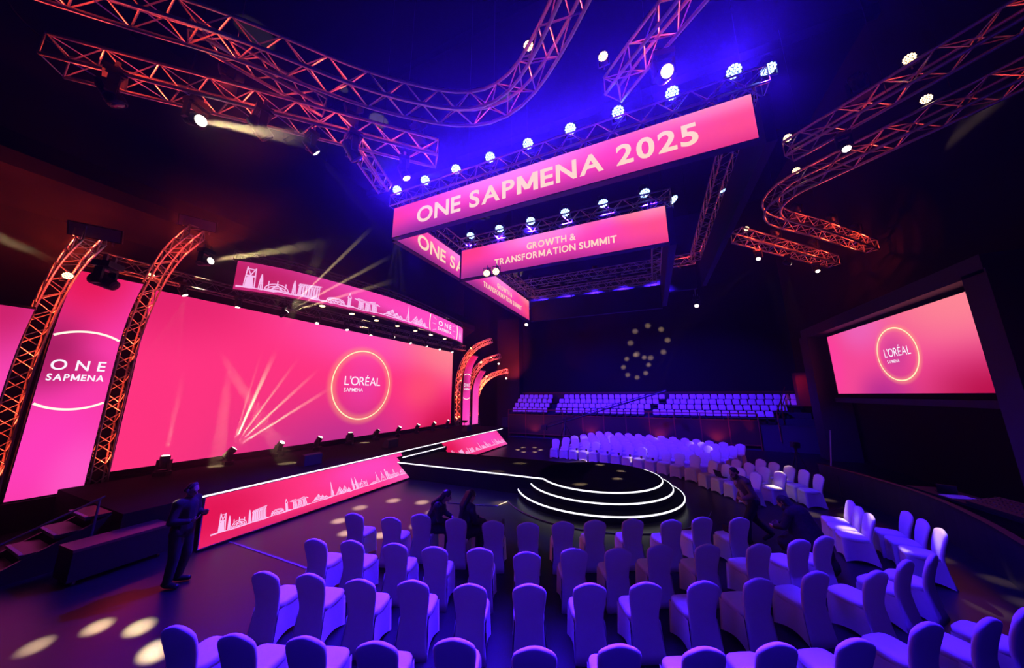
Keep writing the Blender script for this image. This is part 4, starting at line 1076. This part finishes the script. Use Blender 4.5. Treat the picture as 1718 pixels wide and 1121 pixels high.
b = MB(); b.box((0, 0, .5), (.34, .16, .18)); b.tube([(.17, 0, .52), (.30, 0, .55)], .05, 10); b.build('body', M['black'], t)
# equipment case
t = thing('equipment_case', 'low black wheeled case with a red-lit lid beside the stage steps', 'case', (-10.24, 3.10, 0), R(3))
MB().box((0, 0, .33), (.62, 1.3, .50)).build('body', M['black'], t)
MB().box((0, 0, .60), (.64, 1.32, .05)).build('lid', M['case'], t)
for (x, y) in ((-.24, -.55), (.24, -.55), (.24, .55), (-.24, .55)):
    MB().lathe([(.001, -.02), (.04, -.02), (.04, .02), (.001, .02)], 12, Matrix.Translation((x, y, .042)) @ Matrix.Rotation(math.pi / 2, 4, 'X')).build('caster', M['dalu'], t)
# steps up to the stage
t = thing('stage_steps', 'dark steps with pale nosings rising to the near end of the stage', 'steps', (-11.65, 2.4, 0))
for k in range(4):
    z = .22 * (k + 1) - .0; y = -.42 + k * .34
    tr_ = MB().box((0, y, z - .03), (1.05, .36, .06)).build('tread', M['black'], t)
    MB().box((0, y - .165, z + .004), (1.0, .05, .012)).build('nosing', M['nosing'], tr_)
for sx in (-.53, .53):
    MB().add([(sx - .03, -.62, 0), (sx + .03, -.62, 0), (sx + .03, .78, 0), (sx - .03, .78, 0), (sx - .03, -.62, .18), (sx + .03, -.62, .18), (sx + .03, .78, .84), (sx - .03, .78, .84)], [(0, 3, 2, 1), (0, 1, 5, 4), (1, 2, 6, 5), (2, 3, 7, 6), (3, 0, 4, 7), (4, 5, 6, 7)]).build('stringer', M['black'], t)
hr = MB(); hr.tube([(.56, -.9, .55), (.56, .62, 1.25)], .022, 8); hr.tube([(.56, -.55, .0), (.56, -.55, .71)], .02, 8); hr.tube([(.56, .55, .0), (.56, .55, 1.22)], .02, 8); hr.build('handrail', M['dalu'], t)

# low partition and the control area behind it
PT = [(5.35, 15.6), (5.9, 13.6), (6.1, 11.8), (5.85, 10.0), (5.45, 8.4), (5.2, 6.5)]
def wall_strip(pts, z0, z1, th):
    mb = MB(); vs = []; fs = []
    P = smooth_path([(x, y, 0) for x, y in pts], 5)
    for i, p in enumerate(P):
        tg = (P[min(i + 1, len(P) - 1)] - P[max(i - 1, 0)]).normalized(); n = Vector((-tg.y, tg.x, 0)) * th / 2
        for (q, z) in ((n, z0), (-n, z0), (-n, z1), (n, z1)): vs.append((p.x + q.x, p.y + q.y, z))
    for i in range(len(P) - 1):
        for k in range(4): fs.append((4 * i + k, 4 * i + (k + 1) % 4, 4 * i + 4 + (k + 1) % 4, 4 * i + 4 + k))
    fs += [(3, 2, 1, 0), tuple(4 * (len(P) - 1) + k for k in range(4))]
    return mb.add(vs, fs)
pt = thing('partition', 'low curved black partition between the side chairs and the control desk', 'partition', (0, 0, 0))
wall_strip(PT, 0, .88, .08).build('panel', mat('partition_black', (.02, .019, .024), .35, 0, .4), pt)
wall_strip(PT, .88, .905, .14).build('top_rail', M['black'], pt)
dt = thing('control_desk', 'long dark desk behind the low partition under the wall screen', 'desk', (7.1, 11.4, 0), R(6))
MB().box((0, 0, .78), (.8, 4.2, .05)).build('desktop', M['black'], dt)
for (x, y) in ((-.35, -2), (.35, -2), (.35, 2), (-.35, 2)): MB().box((x, y, .375), (.06, .06, .75)).build('leg', M['black'], dt)
mx = thing('mixing_console', 'dark sloping mixing console with small lights on the control desk', 'console', (7.05, 11.2, .805), R(6))
MB().add([(-.3, -.7, 0), (.3, -.7, 0), (.3, .7, 0), (-.3, .7, 0), (-.3, -.7, .07), (.3, -.7, .2), (.3, .7, .2), (-.3, .7, .07)], [(0, 3, 2, 1), (0, 1, 5, 4), (1, 2, 6, 5), (2, 3, 7, 6), (3, 0, 4, 7), (4, 5, 6, 7)]).build('body', M['black'], mx)
kb = MB()
for i in range(14):
    for j in range(4): kb.box((-.22 + j * .13, -.62 + i * .095, .10 + (.08 + j * .13) * .2167), (.03, .02, .02))
tag(kb.build('faders', M['dalu'], mx), kind='stuff').rotation_euler = (0, 0, 0)
def laptop(name, label, loc, rz, lit=True):
    t = thing(name, label, 'laptop', loc, R(rz))
    MB().box((0, 0, .009), (.33, .23, .018)).build('keyboard_base', M['black'], t)
    m_ = Matrix.Translation((0, .12, .018)) @ Matrix.Rotation(R(-18), 4, 'X')
    s_ = MB(); s_.box((0, 0, 0), (.33, .012, .22), m=Matrix.Identity(4)); s_.v = [tuple(m_ @ (Vector(p) + Vector((0, 0, .11)))) for p in s_.v]
    sc = s_.build('lid', M['black'], t)
    MB().add([tuple(m_ @ Vector(p)) for p in ((-.15, -.0075, .02), (.15, -.0075, .02), (.15, -.0075, .205), (-.15, -.0075, .205))], [(0, 1, 2, 3)]).build('display', M['screenoff'] if lit else M['lens_off'], sc)
    return t
laptop('laptop', 'laptop with its lid up on the control desk', (6.95, 12.9, .805), 160, False)
tag(MB().box((6.9, 12.45, .812), (.5, .36, .012), R(12)).build('paper_sheet', M['paper']), 'pale sheets of paper lying on the control desk', 'paper')
t = thing('light_pole', 'thin pale leaning pole standing behind the far end of the partition', 'pole', (5.85, 16.3, 0))
MB().tube([(0, 0, 0), (.45, .5, 2.0)], .022, 8).build('pole', M['alu'], t)
t = thing('music_stand', 'thin black stand with a wire loop beside the last chair of the small block', 'stand', (4.75, 12.75, 0))
b = MB()
for k in range(3): a = 2 * math.pi * k / 3 + .4; b.tube([(0, 0, .18), (.3 * math.cos(a), .3 * math.sin(a), .012)], .01, 6)
b.build('foot', M['black'], t)
MB().tube([(0, 0, .1), (0, 0, 1.05)], .011, 6).build('pole', M['black'], t)
t = thing('tripod', 'black tripod with a small camera head behind the small block of chairs', 'tripod', (5.0, 16.4, 0))
for k in range(3): a = 2 * math.pi * k / 3; MB().tube([(0, 0, 1.25), (.42 * math.cos(a), .42 * math.sin(a), .012)], .016, 6).build('leg', M['black'], t)
b = MB(); b.box((0, 0, 1.42), (.22, .34, .2)); b.tube([(0, 0, 1.2), (0, 0, 1.34)], .04, 8); b.tube([(-.1, -.2, 1.44), (-.1, -.36, 1.44)], .05, 10); b.build('camera_head', M['black'], t)

c_ = [(CC[0] + 3.35 * math.cos(R(a)), CC[1] + 3.35 * math.sin(R(a)), .012) for a in range(205, 351, 5)]
tag(MB().tube([(-6.3, 8.95, .012), (-5.4, 9.15, .012), (-4.7, 9.35, .012)] + c_[3:], .012, 5).build('floor_cable', M['dalu']), 'thin pale cable curving over the floor around the round stage end', 'cable')
tag(MB().box((-7.9, 4.67, .003), (4.4, .05, .006)).build('floor_tape', mat('floor_tape', (.22, .20, .23), .6)), 'thin pale strip of tape across the floor before the long skirt screen', 'tape')
# camera crane
t = thing('camera_crane', 'long black camera crane reaching across in front of the tiered seats', 'camera crane', (-5.7, 21.6, 0))
for k in range(3): a = 2 * math.pi * k / 3 + .5; MB().tube([(0, 0, 1.45), (.75 * math.cos(a), .75 * math.sin(a), .02)], .035, 8).build('leg', M['black'], t)
b = MB(); b.tube([(0, 0, .7), (0, 0, 1.75)], .06, 10); b.box((0, 0, 1.72), (.25, .25, .2)); b.build('column', M['black'], t)
b = MB(); A, B_ = Vector((-1.5, 0, 1.1)), Vector((6.4, 0, 3.66) if False else (6.45, 0.0, 3.62))
b.tube([A, B_], .045, 8); b.tube([A + Vector((0, 0, .22)), B_ + Vector((0, 0, .10))], .02, 6)
for k in range(14):
    p = A.lerp(B_, k / 14); q = A.lerp(B_, (k + .5) / 14); b.tube([p, q + Vector((0, 0, .2 - .1 * k / 14))], .010, 4)
b.build('boom', M['black'], t)
b = MB(); b.box((6.5, 0, 3.35), (.22, .3, .24)); b.tube([(6.45, 0, 3.62), (6.5, 0, 3.3)], .03, 6); b.build('camera_head', M['black'], t)
MB().box((-1.5, 0, 1.12), (.35, .34, .34)).build('counterweight', M['black'], t)

laptop('laptop', 'open laptop standing on a chair seat beside the walking man', (2.02, 13.86, .497), 122)
for i in range(8):
    x = FX[2 + i]; y = 15.597 - .5928 * x - .0565 * x * x
    tag(MB().box((x + .18, y + .16, .545), (.07, .07, .11), R(-20)).build('gift_box', mat('box_dark', (.05, .03, .05), .6) if i == 0 else D.materials['box_dark']), f"small dark box on the front-row far-block seat, {ORD[i]} from the stage", 'box')
tag(MB().box((.62, 8.36, .55), (.05, .2, .12), R(30)).build('bag', M['cloth']), 'small black bag on a seat in the front row near the round stage', 'bag')
tag(MB().box((1.24, 8.62, .56), (.12, .16, .14), R(30)).build('bag', M['cloth']), 'small black bag on the seat nearest the walking man', 'bag')
tag(MB().box((-3.06, 6.33, .64), (.05, .30, .36), R(20)).build('bag', M['cloth']), 'black bag leaning on the chair next to the seated pair', 'bag')

# ------------------------------------------------------------------ people
class Fig:
    def __init__(s): s.mb = MB()
    def cap(s, a, b, ra, rb, seg=12):
        a, b = Vector(a), Vector(b); d = (b - a)
        if d.length < 1e-4: return s.ball(a, ra)
        d.normalize(); P = []; rad = []
        for k in range(5): q = -1 + k / 4; P.append(a + d * ra * q); rad.append(max(.0005, ra * math.sqrt(max(0, 1 - q * q))))
        for k in range(5): q = k / 4; P.append(b + d * rb * q); rad.append(max(.0005, rb * math.sqrt(max(0, 1 - q * q))))
        s.mb.tube(P, 0, seg, True, rad); return s
    def ball(s, c, r, m=None): s.mb.ball(c, r, 16, 10, m); return s
    def chain(s, pts, rad):
        for i in range(len(pts) - 1): s.cap(pts[i], pts[i + 1], rad[i], rad[i + 1])
        return s
    def build(s, name, material, parent, voxel=.012, smooth=3):
        o = s.mb.build(name, material)
        r = o.modifiers.new('r', 'REMESH'); r.mode = 'VOXEL'; r.voxel_size = voxel; r.use_smooth_shade = True
        if smooth: q = o.modifiers.new('s', 'SMOOTH'); q.iterations = smooth; q.factor = .5
        me = D.meshes.new_from_object(o.evaluated_get(bpy.context.evaluated_depsgraph_get()))
        me.name = name; old = o.data; o.modifiers.clear(); o.data = me; D.meshes.remove(old)
        me.materials.clear(); me.materials.append(material)
        me.polygons.foreach_set('use_smooth', [True] * len(me.polygons)); o.parent = parent
        return o
def hand(f, wrist, d, palm, curl=.5):
    """palm and five bent fingers; d points along the hand, palm is the way the palm faces"""
    w_ = Vector(wrist); d = Vector(d).normalized(); n = Vector(palm).normalized(); n = (n - d * n.dot(d)).normalized(); s_ = d.cross(n)
    f.cap(w_, w_ + d * .03, .026, .028)
    for q in (-.022, 0, .022): f.cap(w_ + d * .03 + s_ * q * .7, w_ + d * .088 + s_ * q, .017, .015)
    for k, (q, L) in enumerate(((-.033, .060), (-.011, .076), (.011, .080), (.033, .072))):
        p0 = w_ + d * .09 + s_ * q; a = curl * .8
        d1 = (d * math.cos(a) + n * math.sin(a)); d2 = d * math.cos(a * 2.1) + n * math.sin(a * 2.1)
        p1 = p0 + d1 * L * .5; p2 = p1 + d2 * L * .5
        f.chain([p0, p1, p2], [.0095, .0088, .0075])
    t0 = w_ + d * .03 + s_ * .028; t1 = t0 + (d * .6 + s_ * .6 + n * .35).normalized() * .042; t2 = t1 + (d * .85 + n * .5).normalized() * .032
    f.chain([t0, t1, t2], [.014, .011, .009])
def head(f, c, fwd, up, k=1.0):
    c = Vector(c); F = Vector(fwd).normalized(); U = Vector(up).normalized(); U = (U - F * U.dot(F)).normalized(); S_ = F.cross(U)
    m = Matrix((S_, F, U)).transposed()
    q = lambda x, y, z: c + (S_ * x + F * y + U * z) * k
    f.ball(c + U * .02 * k, (.074 * k, .094 * k, .10 * k), m); f.ball(q(0, .028, -.05), (.055 * k, .066 * k, .066 * k), m)
    f.cap(q(0, .088, .012), q(0, .112, -.028), .010 * k, .016 * k); f.cap(q(-.018, .088, -.062), q(.018, .088, -.062), .009 * k, .009 * k)
    f.cap(q(-.035, .078, .035), q(.035, .078, .035), .014 * k, .014 * k); f.cap(q(0, .07, -.09), q(0, .075, -.10), .022 * k, .018 * k)
    for sx in (-1, 1): f.cap(q(sx * .076, -.005, .015), q(sx * .078, -.01, -.025), .016 * k, .011 * k)
    return m, q
def eyes(q, root, k=1.0):
    e = MB()
    for sx in (-1, 1): e.ball(q(sx * .031, .083, .012), .0105 * k, 8, 6)
    e.build('eyes', mat('eye_dark', (.03, .02, .02), .2) if 'eye_dark' not in D.materials else D.materials['eye_dark'], root, True)
def person(label, loc, yaw, J, top, bottom, shoe='black', hair=None, extra=None, skirted=False, group=None):
    """J: joints in the person's own frame (x to the right hand, y forward, z up from the floor)"""
    r = thing('person', label, 'person', loc, R(yaw), group)
    V = {k: Vector(v) for k, v in J.items()}
    b = Fig()
    b.chain([V['pelvis'], V['waist'], V['chest']], [.14, .12, .145]); b.cap(V['shl'], V['shr'], .075, .075); b.cap(V['chest'], V['neck'], .10, .055); b.cap(V['neck'], V['head'] - (V['head'] - V['neck']) * .3, .05, .052)
    for sd in 'lr':
        b.chain([V['sh' + sd], V['el' + sd], V['wr' + sd]], [.056, .042, .029]); hand(b, V['wr' + sd], V['hd' + sd] - V['wr' + sd], V['pn' + sd], .55)
        b.chain([V['hip' + sd], V['kn' + sd], V['an' + sd]], [.088, .06, .042]); b.cap(V['an' + sd] - Vector((0, 0, .02)), V['to' + sd], .045, .036)
    m, q = head(b, V['head'], V['face'], V['hup'])
    b.build('body', M['skin'], r, .0095, 2); eyes(q, r)
    c = Fig()
    c.chain([V['pelvis'] + Vector((0, 0, .0)), V['waist'], V['chest']], [.175, .155, .172]); c.cap(V['shl'], V['shr'], .095, .095)
    c.cap(V['pelvis'] - Vector((.07, 0, .06)), V['pelvis'] + Vector((.07, 0, -.06)), .13, .13)
    for sd in 'lr': c.chain([V['sh' + sd], V['el' + sd], V['wr' + sd].lerp(V['el' + sd], .08)], [.078, .064, .050])
    c.build('jacket', M[top], r, .016, 4)
    t = Fig()
    if skirted:
        for sd in 'lr': t.chain([V['hip' + sd], V['kn' + sd], V['an' + sd]], [.14, .13, .15])
        t.cap(V['hipl'], V['hipr'], .15, .15); t.cap(V['knl'], V['knr'], .13, .13); t.cap(V['anl'], V['anr'], .14, .14)
    else:
        for sd in 'lr': t.chain([V['hip' + sd], V['kn' + sd], V['an' + sd] + Vector((0, 0, .03))], [.112, .082, .068])
        t.cap(V['hipl'], V['hipr'], .115, .115)
    t.build('trousers' if not skirted else 'robe', M[bottom], r, .016, 3)
    s_ = Fig()
    for sd in 'lr': s_.cap(V['an' + sd] - Vector((0, 0, .025)), V['to' + sd], .053, .042); s_.cap(V['an' + sd] - Vector((0, 0, .035)), V['an' + sd].lerp(V['to' + sd], -.35) - Vector((0, 0, .03)), .045, .04)
    for i, p in enumerate(s_.mb.v): s_.mb.v[i] = (p[0], p[1], max(p[2], .004))
    s_.build('shoes', M[shoe], r, .012, 2)
    if hair:
        h = Fig()
        if hair in ('short', 'bald'):
            h.ball(q(0, -.018, .042), (.080, .095, .088), m); h.cap(q(-.06, -.05, .0), q(.06, -.05, .0), .045, .045)
        if hair in ('long', 'scarf'):
            h.ball(q(0, -.02, .035), (.088, .105, .10), m); bk = V['chest'] - Vector(V['face']).normalized() * .13
            for sx in (-.05, 0, .05): h.chain([q(sx, -.07, .03), q(sx, -.09, -.08), tuple(Vector(bk) + Vector((sx, 0, .05))), tuple(Vector(bk) + Vector((sx, 0, -.16 if hair == 'long' else -.02)))], [.06, .06, .055, .03])
            if hair == 'scarf': h.cap(q(-.05, .02, -.10), q(.05, .02, -.10), .06, .06); h.cap(V['neck'], V['chest'], .10, .13)
        h.build('hair' if hair != 'scarf' else 'headscarf', M['hair'] if hair != 'scarf' else M['cloth'], r, .012, 2)
    if extra: extra(r, V, q, m)
    return r

STAND = dict(pelvis=(0, 0, .95), waist=(0, .01, 1.12), chest=(0, .0, 1.33), neck=(0, .0, 1.48), head=(0, .03, 1.62), face=(0, 1, -.1), hup=(0, 0, 1), shl=(-.17, 0, 1.42), shr=(.17, 0, 1.42),
             ell=(-.24, -.03, 1.14), elr=(.24, -.03, 1.14), wrl=(-.22, .12, .92), wrr=(.22, .12, .92), hdl=(-.21, .2, .84), hdr=(.21, .2, .84), pnl=(1, 0, 0), pnr=(-1, 0, 0),
             hipl=(-.09, 0, .92), hipr=(.09, 0, .92), knl=(-.10, .03, .50), knr=(.10, .03, .50), anl=(-.10, -.01, .09), anr=(.10, -.01, .09), tol=(-.12, .17, .05), tor=(.12, .17, .05))
def headset(r, V, q, m):
    b = MB(); P = [tuple(q(.082 * math.cos(R(a)), -.01, .03 + .105 * math.sin(R(a)))) for a in range(0, 181, 15)]; b.tube(P, .008, 6)
    for sx in (-1, 1): b.ball(q(sx * .088, 0, 0), (.022, .03, .035), 10, 8)
    b.tube([q(.09, .02, -.02), q(.08, .08, -.05), q(.04, .12, -.06)], .005, 5); b.build('headset', M['dalu'], r, True)
person('person in black with a headset standing beside the near end of the stage', (-8.28, 3.30, 0), -62,
       dict(STAND, ell=(-.25, .02, 1.15), wrl=(-.16, .24, 1.16), hdl=(-.08, .31, 1.2), pnl=(.3, -.2, .9), elr=(.26, 0, 1.14), wrr=(.16, .24, 1.12), hdr=(.08, .32, 1.15), pnr=(-.3, -.2, .9), head=(.0, .05, 1.62), face=(.1, 1, -.35),
            knl=(-.12, .05, .5), anl=(-.13, -.04, .09), tol=(-.16, .13, .05)), 'cloth', 'cloth', hair='short', extra=headset)
# man striding between the blocks
WALK = dict(STAND, pelvis=(0, -.02, .92), waist=(0, .05, 1.09), chest=(0, .14, 1.29), neck=(0, .22, 1.42), head=(0, .31, 1.53), face=(-.1, 1, -.55), hup=(0, .45, 1), shl=(-.18, .16, 1.37), shr=(.18, .16, 1.37),
            ell=(-.27, .10, 1.10), wrl=(-.13, .25, .98), hdl=(-.04, .31, .98), pnl=(.2, -.9, .1), elr=(.27, -.02, 1.11), wrr=(.25, .12, .90), hdr=(.23, .19, .82), pnr=(-1, 0, 0),
            hipl=(-.09, -.02, .90), hipr=(.09, -.02, .90), knl=(-.10, .20, .52), knr=(.10, -.08, .49), anl=(-.10, .24, .09), anr=(.10, -.42, .16), tol=(-.11, .43, .05), tor=(.10, -.26, .05))
def man_extra(r, V, q, m):
    f = Fig(); f.cap(V['waist'] + Vector((0, .10, 0)), V['chest'] + Vector((0, .125, .03)), .085, .06); f.cap(V['waist'] + Vector((0, .10, 0)), V['pelvis'] + Vector((0, .13, -.02)), .085, .085); f.build('shirt', M['shirt'], r, .014, 3)
    b = Fig(); b.cap(q(-.04, .055, -.085), q(.04, .055, -.085), .036, .036); b.cap(q(0, .07, -.095), q(0, .065, -.13), .04, .026); b.cap(q(-.06, .0, -.03), q(-.05, .03, -.08), .028, .03); b.cap(q(.06, .0, -.03), q(.05, .03, -.08), .028, .03); b.build('beard', M['hair'], r, .010, 2)
person('bearded person in a taupe blazer and dark trousers striding between the chair blocks', (1.92, 9.62, 0), 112, WALK, 'jacket', 'cloth', hair='short', extra=man_extra)
# two seated women
SIT = dict(pelvis=(0, .02, .56), waist=(0, .10, .72), chest=(0, .22, .92), neck=(0, .32, 1.06), head=(0, .40, 1.18), face=(0, 1, -.45), hup=(0, .4, 1), shl=(-.16, .23, 1.0), shr=(.16, .23, 1.0),
           ell=(-.24, .30, .76), wrl=(-.14, .48, .70), hdl=(-.08, .56, .68), pnl=(.1, 0, -1), elr=(.24, .30, .76), wrr=(.14, .48, .70), hdr=(.08, .56, .68), pnr=(-.1, 0, -1),
           hipl=(-.09, .04, .54), hipr=(.09, .04, .54), knl=(-.12, .48, .53), knr=(.12, .48, .53), anl=(-.12, .46, .09), anr=(.12, .46, .09), tol=(-.13, .64, .05), tor=(.13, .64, .05))
person('seated person with long black hair in a black jacket leaning towards the neighbour', (-4.78, 6.10, 0), -66, SIT, 'cloth', 'cloth', hair='long')
person('seated person with long brown hair holding a laptop in the front row', (-3.93, 6.16, 0), -30, dict(SIT, chest=(0, .12, .95), waist=(0, .06, .74), neck=(0, .17, 1.09), head=(-.03, .22, 1.21), shl=(-.16, .12, 1.03), shr=(.16, .12, 1.03), ell=(-.24, .18, .78), elr=(.24, .18, .78)), 'cloth', 'cloth', hair='long')
laptop('laptop', 'dark laptop on the lap of the long-haired person in the front row', (-3.70, 6.56, .625), -210, False)
# crouching figure in a patterned robe
BEND = dict(STAND, pelvis=(0, -.10, .62), waist=(0, -.02, .76), chest=(0, .08, .94), neck=(0, .16, 1.06), head=(0, .22, 1.17), face=(0, .95, -.5), hup=(0, .5, .85), shl=(-.18, .10, 1.0), shr=(.18, .10, 1.0),
            ell=(-.26, .20, .76), wrl=(-.16, .38, .70), hdl=(-.12, .45, .68), elr=(.26, .20, .76), wrr=(.16, .38, .70), hdr=(.12, .45, .68), hipl=(-.11, -.08, .60), hipr=(.11, -.08, .60), knl=(-.17, .24, .44), knr=(.17, .24, .44), anl=(-.13, .02, .09), anr=(.13, .02, .09), tol=(-.14, .2, .05), tor=(.14, .2, .05))
def robe_extra(r, V, q, m):
    f = Fig()
    f.chain([(0, .02, .98), (0, -.06, .72), (0, -.12, .40)], [.22, .27, .33]); f.cap((-.20, .0, .16), (.24, -.16, .16), .2, .2); f.cap((-.2, .16, .2), (.2, .16, .2), .18, .18); f.cap((.0, -.3, .2), (.1, -.1, .4), .2, .24)
    for i, p in enumerate(f.mb.v): f.mb.v[i] = (p[0], p[1], max(p[2], .006))
    f.build('cloak', M['print'], r, .018, 4)
person('crouching person in a dark patterned robe and black headscarf beside the front row', (2.50, 8.66, 0), 60, BEND, 'print', 'print', hair='scarf', skirted=True, extra=robe_extra)

# ------------------------------------------------------------------ drifting machine haze around the beams
def haze(label, c, r, dens):
    o = MB().ball((0, 0, 0), 1.0, 24, 14).build('haze', None)
    o.data.materials.clear()
    m = D.materials.new('haze'); m.use_nodes = True; N, L = m.node_tree.nodes, m.node_tree.links; N.clear()
    out = N.new('ShaderNodeOutputMaterial'); v = N.new('ShaderNodeVolumeScatter'); L.new(v.outputs[0], out.inputs['Volume'])
    v.inputs['Color'].default_value = (.95, .95, .95, 1); v.inputs['Anisotropy'].default_value = .35
    tc = N.new('ShaderNodeTexCoord'); ln = N.new('ShaderNodeVectorMath'); ln.operation = 'LENGTH'; L.new(tc.outputs['Object'], ln.inputs[0])
    mr = N.new('ShaderNodeMapRange'); mr.interpolation_type = 'SMOOTHSTEP'; L.new(ln.outputs['Value'], mr.inputs[0])
    mr.inputs[1].default_value = .15; mr.inputs[2].default_value = 1.0; mr.inputs[3].default_value = dens; mr.inputs[4].default_value = 0.0
    L.new(mr.outputs[0], v.inputs['Density'])
    o.data.materials.append(m); o.location = c; o.scale = r
    tag(o, label, 'haze', None, 'stuff')
haze('thin haze catching the fanned beams before the LED wall', (-13.9, 7.3, 2.0), (1.5, 3.8, 3.4), .055)
haze('thin haze catching the beams above the curved screen', (-11.9, 6.6, 8.3), (3.2, 4.8, 3.1), .035)
haze('thin haze catching the beam below the red-lit truss', (-6.6, 2.5, 8.5), (2.2, 1.2, 1.0), .05)
haze('thin haze catching the beam behind the lower near arch', (-14.4, .8, 7.8), (2.6, 3.0, 1.6), .035)

# ------------------------------------------------------------------ gobo projections from the moving heads (rings of warm dots)
def gobo(p, t, n, r, dot, watts=1.0):
    p = tuple(Vector(p) + (Vector(t) - Vector(p)).normalized() * .45); d = (Vector(t) - Vector(p)).length
    spot('gobo_light', p, t, WARM, P_GOBO * watts, 2 * math.degrees(math.atan((r + dot * 1.5) / d)) + 2, .1, .01, (n, r / d, dot / d))
P_GOBO = 26000
gobo((-5.6, 5.35, 8.0), (-7.2, 7.35, 0), 8, 1.25, .20, 5)
gobo((-14.4, 4.7, 6.8), (-6.8, 1.65, 0), 10, .95, .16, .6)
gobo((-5.45, 14.3, 6.7), (-7.4, 19.1, 0), 6, .72, .15, 4)
gobo((1.9, 14.3, 6.8), (-3.2, 12.0, .4), 8, 1.75, .17, 1.5)
gobo((4.35, 14.7, 8.6), (4.6, 9.6, 0.1), 8, .95, .20, .28)
gobo((5.62, 15.9, 8.6), (4.3, 13.6, .5), 7, .95, .22, .35)
gobo((7.1, 17.3, 8.6), (-.4, 18.6, .7), 8, 2.3, .28, .25)
gobo((4.35, 14.9, 8.6), (.1, 28.8, 7.9), 8, 1.4, .22, 3)
gobo((4.1, 14.9, 8.5), (-1.1, 28.8, 5.85), 8, .95, .18, 4)

# ------------------------------------------------------------------ which things repeat
for o in list(SC.objects):
    if o.parent is not None or 'label' not in o or 'group' in o: continue
    n = o.name.split('.')[0]; l = o['label']
    g = None
    if n == 'banquet_chair': g = 'white chairs in the far block' if 'far block' in l else 'white chairs in the small side block' if 'side block' in l else 'white chairs turned sideways at the aisle' if 'from its side' in l else 'white chairs in the near block'
    elif n == 'tier_seat': g = 'white seats on the tiers'
    elif n == 'par_lamp': g = 'blue lamps on the hanging frames' if 'blue' in l else 'amber lamps under the curved screen' if 'under the curved' in l else 'amber lamps on the trusses and arches'
    elif n == 'moving_head': g = 'moving heads along the foot of the LED wall' if 'foot of' in l else 'moving heads along the top of the LED wall' if 'top of the LED' in l else 'moving heads on the trusses and arches'
    elif n == 'lighting_truss': g = 'overhead lighting trusses'
    elif n == 'banner_truss': g = 'trusses of the hanging banner frames'
    elif n == 'screen_truss': g = 'dark trusses over the stage screens'
    elif n == 'arch_truss': g = 'arch trusses beside the LED wall'
    elif n == 'suspension_wire': g = 'suspension wires'
    elif n == 'banner_screen': g = 'lit banners of the hanging frames'
    elif n == 'unlit_banner': g = 'dark banners of the hanging frames'
    elif n == 'strobe_panel': g = 'strobe panels on the near arches'
    elif n == 'stage_monitor': g = 'wedge monitors on the stage'
    elif n == 'gift_box': g = 'small boxes on the far block seats'
    elif n == 'bag': g = 'bags on the front row'
    elif n == 'laptop': g = 'laptops'
    elif n == 'person': g = 'people in the hall'
    if g: o['group'] = g
